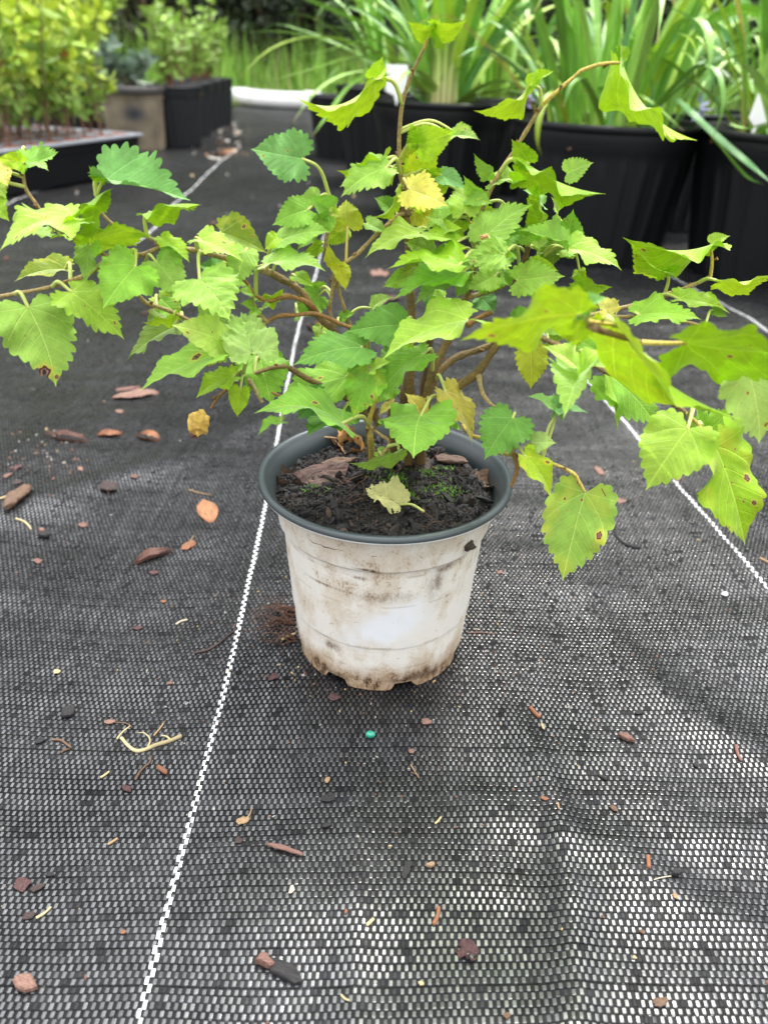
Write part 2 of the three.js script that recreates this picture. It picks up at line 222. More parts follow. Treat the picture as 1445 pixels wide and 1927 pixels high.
{
  const r = rng(31), mats = [], cols = [];
  for (let k = 0; k < 6500; k++) {
    const a = r() * 6.2832, q = Math.sqrt(r()) * 0.0708, x = Math.sin(a) * q, z = Math.cos(a) * q, big = r() < 0.04, s = big ? 0.0012 + 0.002 * r() : 0.0003 + 0.0008 * r();
    mats.push(pose(V(x, soilAt(x, z) + s * 0.25, z), turned(r() * 6, r() * 6, r() * 6), V(s * (1 + 1.3 * r()), s * (0.35 + 0.4 * r()), s))); const w = r(), b = 0.2 + 0.6 * r();
    cols.push(w < 0.7 ? col(0.008 * b, 0.006 * b, 0.005 * b) : w < 0.94 ? col(0.026 * b, 0.015 * b, 0.010 * b) : col(0.09 * b, 0.05 * b, 0.03 * b));
  }
  tag(instanced('soil_crumb', chunk(2), std({ color: 0xffffff, roughness: 0.75 }), mats, cols, soilRoot), null, null, null, 'stuff');
  const mm = [], mc = [], up = new THREE.ConeGeometry(0.28, 1, 4, 1); up.translate(0, 0.5, 0);
  for (const [x0, y0, rad, num] of [[745, 905, 0.012, 420], [805, 893, 0.011, 320], [840, 930, 0.013, 420], [775, 935, 0.010, 220], [700, 897, 0.007, 140], [618, 905, 0.004, 50], [510, 885, 0.005, 50], [695, 838, 0.006, 110], [590, 925, 0.008, 70], [835, 880, 0.008, 160]]) {
    const d = ray(x0, y0), p = eye.clone().addScaledVector(d, (0.127 - CAM_HEIGHT) / d.y).sub(POT);
    for (let k = 0; k < num; k++) { const a = r() * 6.28, q = Math.abs(r() + r() + r() - 1.5) * rad, x = p.x + Math.cos(a) * q * 1.3, z = p.z + Math.sin(a) * q; if (Math.hypot(x, z) > 0.0705) continue; if (n3(x * 200, z * 200) < -0.12) continue; mm.push(pose(V(x, soilAt(x, z) + 0.0003, z), turned(r() * 6, (r() - 0.5) * 1.5, (r() - 0.5) * 1.5), V(0.0013, 0.0022 + 0.003 * r(), 0.0013))); const b = 0.4 + 0.8 * r(); mc.push(col(0.11 * b, 0.25 * b, 0.02 * b)); }
  }
  const moss = instanced('moss', up, std({ color: 0xffffff, roughness: 0.9 }), mm, mc); moss.position.copy(POT); tag(moss, 'small tufts of bright green moss on the soil of the white pot', 'moss', null, 'stuff');
}

// ---------- the mulberry ----------
const plant = thing('mulberry_plant', POT, 'bushy young mulberry with toothed lime green leaves growing in the white pot', 'potted plant');
M.bark = std({ color: col(1.1, 1.06, 0.92), map: texOf(256, 512, (u, v) => { const k = fbm(u * 9, v * 20, 4, 4), l = sstep(0.25, 0.4, fbm(u * 40, v * 60, 8, 2)), g = fbm(u * 4, v * 5, 1, 2); return [136 + 56 * k + 44 * l + 24 * g, 118 + 50 * k + 34 * l + 18 * g, 80 + 40 * k + 24 * l]; }, true), roughness: 0.75, bumpMap: texOf(256, 256, (u, v) => { const k = 128 + 120 * fbm(u * 14, v * 14, 3, 4); return [k, k, k]; }), bumpScale: 0.0006 });
M.bark.map.repeat.set(60, 30); M.bark.bumpMap.repeat.set(60, 60);
M.barkLow = M.bark.clone(); M.barkLow.color = col(0.62, 0.55, 0.37);
M.barkDark = M.bark.clone(); M.barkDark.color = col(0.5, 0.42, 0.36);
M.barkOrange = M.bark.clone(); M.barkOrange.color = col(0.85, 0.58, 0.32);
M.barkGreen = M.bark.clone(); M.barkGreen.color = col(1.7, 1.75, 0.8);
M.barkGrey = M.bark.clone(); M.barkGrey.color = col(1.25, 1.25, 1.5);
const samples = [];
const toPlant = (p) => p.clone().sub(POT);
function branch(pts, mat = M.bark, name = 'stem', wob = 0.26) {   // points of the picture: x, y, distance towards the camera from the upright plane through the pot, half width
  const P = pts.map(([x, y, dz]) => at(x, y, dz)); if (pts[0][1] > 835 && Math.abs(pts[0][0] - 742) < 62) { const d = ray(pts[0][0], pts[0][1] + 12), foot = eye.clone().addScaledVector(d, (0.1255 - CAM_HEIGHT) / d.y); P[0] = foot; }
  const R = pts.map(([, , , r], i) => 0.76 * r * depthOf(P[i]) / F);
  const g = tube(P.map(toPlant), R, 9, 9, wob, pts[0][0] * 0.01 + pts[0][1]); mesh(name, g, mat, plant);
  const c = new THREE.CatmullRomCurve3(P, false, 'centripetal'), n = P.length * 14; for (let i = 0; i <= n; i++) { const t = i / n, p = c.getPoint(t), k = t * (P.length - 1), a = Math.min(P.length - 2, Math.floor(k)); samples.push({ p, px: pxOf(p), dz: p.z - PLANT_Z, r: lerp(R[a], R[a + 1], k - a) }); }
}
branch([[768, 872, 0.002, 12], [771, 800, 0, 11], [772, 720, 0, 11], [775, 620, -0.004, 11], [772, 540, -0.006, 10], [769, 470, -0.006, 9.5], [765, 405, -0.005, 9]], M.barkLow);
branch([[765, 407, -0.005, 11], [760, 375, -0.005, 12], [757, 345, -0.004, 10]], M.barkDark, 'stem', 0.5);
branch([[757, 350, -0.004, 6.5], [751, 300, 0, 5.5], [757, 195, 0.006, 5], [775, 140, 0.01, 4.5], [797, 92, 0.014, 4]], M.bark);
branch([[797, 93, 0.014, 4], [806, 70, 0.017, 3.8], [815, 53, 0.02, 3.2]], M.barkGreen);
branch([[790, 868, 0.008, 13], [797, 790, 0.008, 13], [806, 735, 0.008, 13], [818, 690, 0.006, 12], [848, 630, 0, 11], [872, 570, -0.004, 10], [892, 520, -0.006, 9]], M.barkLow);
branch([[892, 520, -0.006, 8], [893, 470, -0.004, 7], [898, 425, 0, 6.5], [913, 378, 0.002, 6], [940, 325, 0.004, 5.6], [970, 279, 0.006, 5.2], [1018, 200, 0.01, 5]]);
branch([[1018, 200, 0.01, 5.5], [1045, 175, 0.012, 4.8], [1093, 133, 0.014, 4.6]], M.barkGreen);
branch([[1093, 133, 0.014, 5], [1130, 121, 0.016, 4.4], [1171, 118, 0.018, 3.6]], M.barkGreen, 'petiole', 0.04);
branch([[783, 850, 0.012, 14], [818, 775, 0.016, 12], [855, 733, 0.02, 12], [897, 702, 0.024, 11], [926, 662, 0.028, 10], [950, 624, 0.03, 8]], M.barkLow);
branch([[930, 655, 0.026, 8], [929, 630, 0.026, 8.5], [932, 606, 0.026, 8.5]], M.barkDark, 'stub', 0.4);
branch([[805, 742, 0.008, 9], [819, 715, 0.004, 9], [833, 693, 0, 9], [860, 672, -0.004, 9], [895, 660, -0.008, 8.5], [925, 649, -0.01, 8], [962, 636, -0.012, 7.5], [1000, 618, -0.014, 7]], M.barkLow);
branch([[1000, 618, -0.014, 7], [1070, 604, -0.02, 6.5], [1143, 586, -0.026, 6], [1220, 567, -0.028, 6], [1287, 543, -0.03, 5.5]], M.bark);
branch([[1287, 543, -0.03, 5.5], [1318, 530, -0.03, 4.8], [1336, 521, -0.03, 5]], M.bark);
branch([[1336, 521, -0.03, 4.5], [1339, 490, -0.028, 4], [1336, 461, -0.026, 3]], M.barkGreen, 'petiole', 0.04);
branch([[1040, 612, -0.012, 5], [1130, 598, -0.01, 4.5], [1224, 597, -0.008, 4.5], [1300, 608, -0.004, 4], [1345, 625, 0, 3.5]]);
branch([[942, 612, 0.03, 8], [1014, 634, 0.045, 7], [1085, 668, 0.058, 6.5], [1139, 699, 0.066, 6.2], [1216, 729, 0.074, 6.5], [1285, 774, 0.082, 6.5], [1300, 790, 0.084, 4.5]], M.barkLow);
branch([[1290, 777, 0.083, 4.5], [1320, 806, 0.085, 4], [1344, 836, 0.088, 3.4]], M.barkGreen);
branch([[936, 640, 0.026, 6], [962, 622, 0.05, 6.5], [1000, 606, 0.085, 7], [1040, 598, 0.12, 8.5], [1087, 597, 0.143, 9.5], [1119, 618, 0.145, 9.5], [1151, 628, 0.145, 8.5], [1204, 644, 0.14, 7]], M.barkLow);
branch([[1204, 644, 0.14, 6.5], [1245, 646, 0.135, 6], [1290, 646, 0.13, 5]], M.barkGreen, 'petiole', 0.04);
branch([[1105, 604, 0.145, 6], [1130, 608, 0.142, 5], [1158, 611, 0.138, 4]], M.barkGreen, 'petiole', 0.04);
branch([[712, 800, 0.004, 9], [690, 735, 0.004, 9], [655, 660, 0.008, 9], [627, 622, 0.01, 9], [592, 587, 0.012, 9], [563, 546, 0.014, 10], [534, 527, 0.016, 9], [511, 514, 0.018, 8.5]], M.barkLow);
branch([[563, 548, 0.014, 6], [555, 535, 0.014, 6], [549, 523, 0.014, 4]], M.barkGrey, 'stub', 0.3);
branch([[511, 514, 0.018, 8.5], [440, 490, 0.02, 7], [381, 475, 0.022, 6.5], [346, 468, 0.024, 7], [305, 463, 0.026, 6], [285, 449, 0.026, 5], [247, 436, 0.028, 4.5], [218, 425, 0.03, 4.2], [188, 395, 0.034, 4], [182, 368, 0.036, 3.6]], M.bark);
branch([[305, 463, 0.026, 6], [276, 477, 0.027, 6.5], [240, 482, 0.028, 6], [203, 487, 0.03, 6], [174, 513, 0.034, 5.6], [137, 527, 0.037, 5.2], [87, 542, 0.04, 5], [0, 558, 0.046, 5], [-70, 572, 0.05, 4]]);
branch([[203, 484, 0.03, 5.5], [183, 470, 0.032, 5], [160, 460, 0.033, 4.5], [128, 440, 0.035, 4.2], [98, 425, 0.036, 5], [70, 385, 0.036, 4], [50, 356, 0.036, 5], [44, 325, 0.036, 3.6], [44, 307, 0.036, 3]], M.bark);
branch([[276, 477, 0.027, 5], [275, 492, 0.027, 5]], M.barkDark, 'stub', 0.4);
branch([[258, 552, 0.03, 4], [275, 570, 0.028, 6], [300, 578, 0.026, 6], [330, 590, 0.026, 5], [370, 610, 0.026, 4]], M.bark, 'stem', 0.4);
branch([[690, 660, 0.012, 6], [665, 620, 0.014, 6], [642, 610, 0.016, 5.5], [592, 590, 0.02, 5.5], [555, 593, 0.024, 5], [523, 595, 0.026, 5.5], [502, 606, 0.028, 5]], M.barkOrange);
branch([[505, 607, 0.028, 7], [495, 600, 0.028, 8], [486, 590, 0.028, 6], [479, 575, 0.028, 3.5], [474, 558, 0.028, 3], [460, 547, 0.028, 2.4]], M.bark, 'stem', 0.35);
branch([[600, 592, 0.012, 6], [583, 572, 0.018, 7], [558, 561, 0.022, 6], [535, 558, 0.024, 7], [505, 567, 0.026, 4.8], [482, 555, 0.028, 4.6], [461, 528, 0.03, 4.4], [441, 505, 0.031, 4.2], [425, 497, 0.032, 3.4]], M.barkOrange);
branch([[700, 790, 0.006, 8], [645, 745, 0.012, 8], [575, 711, 0.02, 7], [537, 690, 0.024, 6.5], [505, 694, 0.028, 6], [476, 703, 0.03, 6.5], [455, 704, 0.032, 7], [444, 690, 0.034, 6], [430, 664, 0.036, 5], [421, 648, 0.037, 3.6]], M.barkLow);
branch([[474, 705, 0.03, 5], [488, 722, 0.032, 4.6], [502, 736, 0.033, 5], [518, 742, 0.034, 4.2], [534, 747, 0.035, 3.6]], M.barkOrange);
branch([[458, 702, 0.034, 5.5], [474, 722, 0.035, 5.5], [485, 742, 0.036, 5], [494, 757, 0.037, 5]], M.barkGrey);
branch([[447, 708, 0.034, 5], [432, 728, 0.037, 5], [412, 746, 0.039, 4], [398, 768, 0.04, 4]], M.barkOrange);
branch([[765, 400, -0.005, 6], [749, 406, -0.002, 5.2], [728, 424, 0.002, 5.2], [709, 441, 0.004, 5.4], [690, 460, 0.006, 5.4], [674, 477, 0.008, 6], [651, 494, 0.01, 5.5]]);
branch([[622, 376, 0.006, 3.4], [619, 420, 0.008, 4.2], [613, 468, 0.01, 4.6], [620, 490, 0.011, 5], [630, 508, 0.012, 6], [629, 530, 0.012, 6], [625, 550, 0.012, 4.8], [622, 592, 0.012, 4.5], [632, 615, 0.012, 5]], M.bark, 'stem', 0.25);
branch([[651, 494, 0.01, 4], [640, 512, 0.01, 4.5], [637, 545, 0.008, 4.5], [646, 575, 0.006, 5], [655, 605, 0.004, 5.5], [680, 665, 0.002, 6], [706, 740, 0.002, 7]], M.bark);
branch([[702, 860, 0.028, 9], [697, 825, 0.03, 8], [694, 796, 0.032, 8], [702, 768, 0.032, 5.6], [712, 733, 0.032, 5], [719, 700, 0.032, 4]], M.barkGreen);
branch([[694, 800, 0.032, 5], [703, 808, 0.036, 4.2], [718, 820, 0.042, 4.4], [732, 831, 0.048, 4.6], [727, 845, 0.05, 4], [718, 857, 0.052, 4.6], [708, 868, 0.052, 3.4]], M.bark, 'stem', 0.3);
branch([[697, 862, 0.006, 8], [694, 800, 0.002, 8], [693, 750, 0, 7.5], [688, 690, -0.004, 6.5]], M.barkLow);
branch([[742, 868, 0.006, 10], [738, 800, 0.002, 10], [736, 760, 0, 9], [735, 735, -0.002, 8]], M.barkLow);
branch([[752, 860, 0.004, 9], [760, 760, 0, 10], [766, 722, -0.002, 12], [774, 700, -0.002, 11]], M.barkDark, 'stub', 0.4);
branch([[780, 860, 0, 10], [790, 780, -0.004, 9], [796, 735, -0.006, 8], [806, 660, -0.008, 8], [815, 605, -0.008, 9], [820, 566, -0.008, 10]], M.barkDark, 'stub', 0.4);
branch([[900, 706, 0.026, 7], [903, 722, 0.03, 7], [908, 740, 0.034, 6], [916, 752, 0.037, 5], [926, 762, 0.04, 3.4], [945, 772, 0.042, 3], [964, 785, 0.044, 2.6]], M.bark, 'stem', 0.3);
branch([[870, 800, 0.012, 5], [885, 818, 0.022, 5], [913, 828, 0.034, 5], [941, 851, 0.042, 5], [985, 859, 0.05, 4.6], [1038, 872, 0.056, 4.2], [1083, 895, 0.062, 4.6], [1090, 908, 0.064, 4], [1100, 926, 0.066, 3]], M.barkGreen);
branch([[966, 852, 0.048, 5], [973, 880, 0.052, 5], [968, 900, 0.054, 4.5], [961, 916, 0.055, 3.5]], M.barkOrange, 'stub', 0.3);
branch([[978, 520, 0.0, 7], [985, 500, 0, 7], [993, 464, 0, 7]], M.barkDark, 'stub', 0.4);
branch([[880, 560, -0.004, 6], [930, 545, -0.006, 6], [978, 520, -0.004, 6], [1000, 500, -0.002, 5], [1045, 474, 0, 4], [1073, 462, 0.002, 3]], M.bark);
branch([[878, 612, 0.004, 7], [905, 596, 0, 7], [925, 588, -0.002, 6]], M.barkOrange);
branch([[897, 425, 0, 5], [882, 418, 0.002, 4], [875, 402, 0.004, 3]], M.barkGreen);

// leaves
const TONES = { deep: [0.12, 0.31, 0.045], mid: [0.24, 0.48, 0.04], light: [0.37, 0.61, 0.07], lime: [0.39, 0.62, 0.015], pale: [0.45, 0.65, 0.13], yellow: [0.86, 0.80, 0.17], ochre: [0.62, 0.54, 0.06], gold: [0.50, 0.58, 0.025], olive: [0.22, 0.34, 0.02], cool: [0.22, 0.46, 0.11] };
const srgb = (x) => 255 * (x <= 0.0031308 ? 12.92 * x : 1.055 * Math.pow(x, 1 / 2.4) - 0.055);
const VEINS = []; for (const s of [-1, 1]) { VEINS.push([0, 0, s * 0.42, 0.34, 2.4], [0, 0, s * 0.42, 0.0, 1.5]); for (const [t, l] of [[0.2, 0.36], [0.34, 0.31], [0.48, 0.25], [0.61, 0.18], [0.73, 0.12]]) VEINS.push([0, t, s * l, t + l * 0.82, 1.6]); VEINS.push([s * 0.2, 0.16, s * 0.44, 0.17, 1.1], [s * 0.29, 0.23, s * 0.46, 0.28, 1.0]); }
function leafCanvas(draw) { const c = document.createElement('canvas'); c.width = 384; c.height = 448; const g = c.getContext('2d'), X = (x) => (x + 0.55) / 1.1 * 384, Y = (y) => (1.03 - y) / 1.2 * 448; draw(g, X, Y); const t = new THREE.CanvasTexture(c); t.colorSpace = THREE.SRGBColorSpace; return t; }
function veins(g, X, Y, style, k) { g.strokeStyle = style; g.lineCap = 'round'; g.lineWidth = 4.4 * k; g.beginPath(); g.moveTo(X(0), Y(-0.02)); g.lineTo(X(0), Y(0.98)); g.stroke(); for (const [a, b, c, d, w] of VEINS) { g.lineWidth = w * k; g.beginPath(); g.moveTo(X(a), Y(b)); g.quadraticCurveTo(X(lerp(a, c, 0.6)), Y(lerp(b, d, 0.42)), X(c), Y(d)); g.stroke(); } }
const leafBump = (() => { const t = leafCanvas((g, X, Y) => { g.fillStyle = 'rgb(150,150,150)'; g.fillRect(0, 0, 384, 448); const r = rng(8); for (let i = 0; i < 2600; i++) { const k = 120 + 70 * r(); g.fillStyle = `rgba(${k},${k},${k},0.5)`; g.beginPath(); g.arc(r() * 384, r() * 448, 3 + 5 * r(), 0, 7); g.fill(); } veins(g, X, Y, 'rgba(60,60,60,0.75)', 2.0); }); t.colorSpace = THREE.NoColorSpace; return t; })();
const leafMats = new Map();
function leafMaterial(tone, variant, shade = 1) {   // leaves of one tone differ a little in age and gloss
  const key = tone + variant, own = key + '/' + shade; if (leafMats.has(own)) return leafMats.get(own);
  if (shade !== 1) { const b = leafMaterial(tone, variant), m = b.clone(), [x, y, z, g] = [[0.86, 0.93, 0.9, 0.5], 0, [1.12, 1.04, 0.9, 0.66], [0.98, 0.98, 1.25, 0.74]][shade]; m.color = col(x, y, z); m.roughness = g; leafMats.set(own, m); return m; }
  const c = TONES[tone], r = rng(key.length * 77 + key.charCodeAt(0) * 13 + variant), rgb = (k, dr = 0, dg = 0, db = 0, a = 1) => `rgba(${Math.round(clamp(srgb(c[0]) * k + dr, 0, 255))},${Math.round(clamp(srgb(c[1]) * k + dg, 0, 255))},${Math.round(clamp(srgb(c[2]) * k + db, 0, 255))},${a})`;
  const map = leafCanvas((g, X, Y) => {
    g.fillStyle = rgb(1); g.fillRect(0, 0, 384, 448);
    for (let i = 0; i < 900; i++) { g.fillStyle = rgb(0.80 + 0.34 * r(), 0, 0, 0, 0.2); g.beginPath(); g.arc(r() * 384, r() * 448, 6 + 26 * r(), 0, 7); g.fill(); }
    for (let i = 0; i < 1500; i++) { g.fillStyle = rgb(0.9 + 0.2 * r(), 0, 0, 0, 0.3); g.fillRect(r() * 384, r() * 448, 2 + 4 * r(), 2 + 4 * r()); }
    if (variant === 2 || variant === 4) for (let i = 0; i < 60; i++) { const a = r() * 6.28, q = 0.32 + 0.25 * r(); g.fillStyle = `rgba(214,206,60,${0.10 + 0.12 * r()})`; g.beginPath(); g.arc(X(Math.cos(a) * q), Y(0.42 + Math.sin(a) * q * 1.15), 12 + 30 * r(), 0, 7); g.fill(); }
    veins(g, X, Y, rgb(1.04, 16, 12, 14, 0.28), 2.6); veins(g, X, Y, rgb(1.08, 42, 26, 34, 0.8), 0.8);
    for (let i = 0; i < 70; i++) { const x = (r() - 0.5) * 0.9, y = r() * 0.9; g.strokeStyle = rgb(1.06, 20, 12, 14, 0.4); g.lineWidth = 0.8; g.beginPath(); g.moveTo(X(x), Y(y)); g.lineTo(X(x + (r() - 0.5) * 0.12), Y(y + (r() - 0.3) * 0.1)); g.stroke(); }
    const spot = (x, y, s, e = 1) => { g.save(); g.translate(X(x), Y(y)); g.rotate(x * 9); g.scale(1, e); for (const [k, q] of [[1.9, 'rgba(222,212,70,0.35)'], [1.45, 'rgba(226,206,84,0.65)'], [1.05, 'rgb(96,52,34)'], [0.66, 'rgb(170,128,104)'], [0.4, 'rgb(126,86,66)']]) { g.fillStyle = q; g.beginPath(); for (let j = 0; j <= 14; j++) { const a = j / 14 * 6.283, w = s * k * (1 + 0.18 * Math.sin(j * 2.1 + x * 40)); g.lineTo(Math.cos(a) * w, Math.sin(a) * w); } g.fill(); } g.restore(); };
    if (variant === 1) { spot(0.12, 0.34, 11, 0.8); spot(-0.18, 0.55, 12, 0.55); spot(0.02, 0.7, 4); }
    if (variant === 2) { spot(-0.36, 0.36, 13); spot(0.02, 0.08, 5); spot(0.26, 0.12, 5); spot(0.17, 0.22, 2.5); spot(0.3, 0.62, 3); spot(-0.22, 0.2, 2); g.strokeStyle = 'rgb(120,76,40)'; g.lineWidth = 4; g.beginPath(); g.moveTo(X(-0.28), Y(-0.02)); g.lineTo(X(-0.2), Y(-0.08)); g.stroke(); }
    if (variant === 3) { spot(0.13, 0.80, 26, 1.2); g.fillStyle = 'rgb(58,46,30)'; g.beginPath(); g.ellipse(X(0.13), Y(0.80), 9, 16, 0.2, 0, 7); g.fill(); spot(-0.03, 0.88, 9); spot(0.2, 0.33, 3); }
    if (variant === 4) { for (let i = 0; i < 16; i++) spot((r() - 0.5) * 0.7, r() * 0.9, 1.5 + 3.5 * r(), 0.7); spot(-0.3, 0.42, 16, 0.7); spot(-0.2, 0.62, 8); }
    if (variant === 5) { spot(0.1, 0.3, 6); spot(-0.1, 0.74, 12, 0.5); for (let i = 0; i < 6; i++) spot((r() - 0.5) * 0.6, r() * 0.8, 1.4 + r()); }
    if (variant === 6) { spot(0.1, 0.2, 22, 0.75); g.fillStyle = 'rgb(52,52,44)'; g.beginPath(); g.ellipse(X(0.1), Y(0.2), 11, 7, -0.4, 0, 7); g.fill(); }
  });
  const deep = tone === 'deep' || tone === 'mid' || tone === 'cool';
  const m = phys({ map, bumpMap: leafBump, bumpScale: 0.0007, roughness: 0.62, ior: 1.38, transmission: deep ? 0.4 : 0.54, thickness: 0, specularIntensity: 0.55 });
  leafMats.set(own, m); return m;
}
const OUT = [[0, 1], [0.016, 0.955], [0.05, 0.90], [0.125, 0.815], [0.25, 0.69], [0.375, 0.54], [0.465, 0.37], [0.5, 0.21], [0.48, 0.06], [0.405, -0.05], [0.29, -0.10], [0.155, -0.085], [0.05, -0.025], [0, 0]];
const outline = (() => { const c = new THREE.CatmullRomCurve3(OUT.map(([x, y]) => V(x, y, 0)), false, 'centripetal'); return c.getSpacedPoints(104).map((p, i) => { const q = c.getTangentAt(i / 104); return [Math.max(0, p.x), p.y, -q.y, q.x, i / 104]; }); })();
function leafShape(L, W, o, seed) {
  const r = rng(seed), r0 = r(), pos = [], uv = [], idx = [], N = outline.length, rings = [0, 0.2, 0.42, 0.64, 0.8, 0.92, 1], ph = r() * 9, teeth = 12 + Math.floor(3 * r()), amp = (0.05 + 0.022 * r()) * (o.tooth ?? 1), skew = (r() - 0.5) * 0.10, bend = o.bend ?? (r() - 0.5) * 0.2, cup = (o.cup ?? 0.1) * (0.6 + 0.8 * r()), wav = (o.wave ?? 0.085) * (0.6 + 0.8 * r()), pinch = 1 + (r() - 0.5) * 0.12, bites = [];
  for (let k = 0; k < 3; k++) if (r() < 0.3) bites.push([r() < 0.5 ? -1 : 1, 0.2 + 0.6 * r(), 0.012 + 0.014 * r()]);
  for (const s of [-1, 1]) {
    const b0 = pos.length / 3, fold = ((o.fold ?? 0.22) * 1.25 + 0.1 * (r() - 0.3)) * (s > 0 ? o.right ?? 1 : o.left ?? 1), tooth0 = r();
    for (const [x, y, ax, ay, q] of outline) {
      const f = (q * teeth + tooth0) % 1, saw = f < 0.3 ? Math.sin(f / 0.3 * 1.5708) : Math.pow(Math.cos((f - 0.3) / 0.7 * 1.5708), 0.8) , env = sstep(0.06, 0.16, q) * sstep(0.99, 0.86, q);
      let bite = 0; for (const [bs, bq, bw] of bites) if (bs === s) bite = Math.max(bite, Math.exp(-(((q - bq) / bw) ** 2)));
      const d = (amp * (0.55 + 0.9 * ((Math.sin(Math.floor(q * teeth + tooth0) * 12.9 + seed) + 1) / 2)) * (saw - 0.35) - 0.06 * bite) * env, ym = clamp(y - x * 0.75, 0, 1);
      const nx = ax, ny = ay, out = 1;
      for (const k of rings) {
        const w = k > 0.85 ? (k - 0.85) / 0.15 : 0;
        const yl = y < 0 ? y * (o.lobe ?? 1.25) : y; let X = (lerp(0, x, k) + nx * out * d * w) * pinch, Y = lerp(ym, yl, k) + (ny * out * d + (f < 0.4 ? 0.004 : 0)) * w;
        uv.push((s * X + 0.55) / 1.1, (Y + 0.17) / 1.2);
        const lx = X * W, ly = Y * L, a = X * 2, ph2 = ph + s;
        let z = 0, xx = lx * Math.cos(fold), zz = lx * Math.sin(fold);
        z += zz - cup * W * a * a * 0.5 * (o.cupUp ? -1 : 1);
        z += wav * W * a * Math.sin(Y * 9 + ph2 * 3) + wav * 0.7 * W * a * a * Math.sin(Y * 17 + ph2 * 5) + 0.0035 * W * Math.sin((Y - X * 0.8) * 44) * Math.min(1, a * 2) + 0.03 * W * a * n3(X * 5 + seed, Y * 5 + s * 4, 2) + (o.crinkle ?? 0) * W * n3(X * 9 + seed, Y * 9 * s, 3);
        const t = clamp(Y, -0.2, 1.05); z += (o.curl ?? 0.07) * (0.7 + 0.8 * r0) * L * 4 * t * (1 - t); z -= (o.tip ?? 0) * L * sstep(0.6, 1, t) ** 2 ;
        const tw = (o.twist ?? (r0 - 0.5) * 0.5) * t; const x2 = s * xx + bend * W * t * (1 - t) * 1.6 + skew * W * t * (1 - t);
        pos.push(x2 * Math.cos(tw) - z * Math.sin(tw), ly, x2 * Math.sin(tw) + z * Math.cos(tw));
      }
    }
    const R = rings.length; for (let i = 0; i < N - 1; i++) for (let j = 0; j < R - 1; j++) { const a = b0 + i * R + j, b = a + R; s > 0 ? idx.push(a, b, a + 1, b, b + 1, a + 1) : idx.push(a, a + 1, b, b, a + 1, b + 1); }
  }
  return geo(pos, idx, uv);
}
M.petiole = phys({ color: col(0.50, 0.55, 0.14), roughness: 0.5, transmission: 0.25, thickness: 0 });
M.petioleYellow = phys({ color: col(0.55, 0.44, 0.14), roughness: 0.55 });
let leafCount = 0;
function leaf(tone, bx, by, tx, ty, vw, o = {}) {
  const seed = ++leafCount * 17 + 3, near = o.at ?? [bx, by]; let s = null, best = 1e9;
  for (const q of samples) { const d = Math.hypot(q.px[0] - near[0], q.px[1] - near[1]) + 400 * Math.abs((o.dz ?? q.dz) - q.dz); if (d < best) { best = d; s = q; } }
  const r = rng(seed), dz = o.dz ?? s.dz + 0.004 + 0.012 * r(), B = at(bx, by, dz), T = at(tx, ty, dz + (o.dt ?? 0.006)), A = T.clone().sub(B), L = A.length() * 1.02; A.normalize();
  const k = depthOf(B.clone().add(T).multiplyScalar(0.5)) / F, vis = vw * k * 0.97, W = Math.max(vis * 1.02, L * (o.ratio ?? 0.72)), C = eye.clone().sub(B).normalize();
  const N = C.clone().addScaledVector(A, -C.dot(A)).normalize(), up = V(0, 1, 0), roll = Math.min(1.3, Math.acos(clamp(vis / W, 0.2, 1))) * (o.u ? -1 : 1);
  const side = A.clone().cross(N), sgn = side.dot(up) > 0 ? 1 : -1; N.multiplyScalar(Math.cos(roll)).addScaledVector(side, Math.sin(roll) * sgn).normalize();
  if (Math.abs(side.dot(up)) < 0.25 && o.dir) N.applyAxisAngle(A, o.dir);
  const m4 = new THREE.Matrix4().makeBasis(A.clone().cross(N), A, N).setPosition(toPlant(B)), g = leafShape(L, W, o, seed).applyMatrix4(m4);
  const lf = mesh('leaf', g, leafMaterial(tone, o.v ?? 0, Math.floor(r() * 4)), plant);
  if (o.name) lf.userData.label = o.name;
  if (!o.free) {
    const end = B.clone().addScaledVector(A, L * 0.015), mid = s.p.clone().lerp(B, 0.55).add(V(0, 0.18 * s.p.distanceTo(B) * (o.sag ? -1 : 1), 0)).addScaledVector(A, -0.06 * L), d = s.p.distanceTo(B);
    const pr = 0.00062 + 0.012 * L; if (d > 0.002) mesh('petiole', tube([s.p, mid, end].map(toPlant), [pr * 1.15, pr, pr * 0.8], 6, 6), tone === 'yellow' || tone === 'gold' ? M.petioleYellow : M.petiole, lf);
  }
  return lf;
}

// left side
leaf('light', 54, 578, 105, 726, 140, { v: 3, fold: 0.12, dt: 0.012, dz: 0.05, cup: 0.12, name: 'large leaf with a brown-ringed hole near its tip', at: [28, 552] });
leaf('light', 134, 549, 233, 638, 84, { v: 5, fold: 0.16, dz: 0.045, at: [100, 540] });
leaf('mid', 256, 501, 195, 580, 100, { fold: 0.16, dz: 0.048, dt: 0.02 });
leaf('light', 294, 492, 343, 561, 80, { fold: 0.1, dz: 0.036 });
leaf('light', 375, 525, 432, 604, 124, { fold: 0.1, dz: 0.05, dt: 0.02, crinkle: 0.05 });
leaf('light', 171, 461, 163, 534, 44, { fold: 0.2, dz: 0.042 });
leaf('olive', 125, 506, 29, 530, 36, { v: 4, fold: 0.3, dz: 0.01 });
leaf('lime', 174, 458, 288, 446, 42, { u: 1, fold: 0.1, dz: 0.04, curl: -0.12 });
leaf('light', 140, 408, 2, 472, 52, { fold: 0.14, dz: 0.05, dt: 0.02, v: 5, curl: 0.12 });
leaf('lime', 152, 404, 212, 356, 46, { u: 1, fold: 0.5, dz: 0.044, curl: -0.12 });
leaf('lime', 118, 412, 178, 404, 14, { u: 1, fold: 0.2, dz: 0.05 });
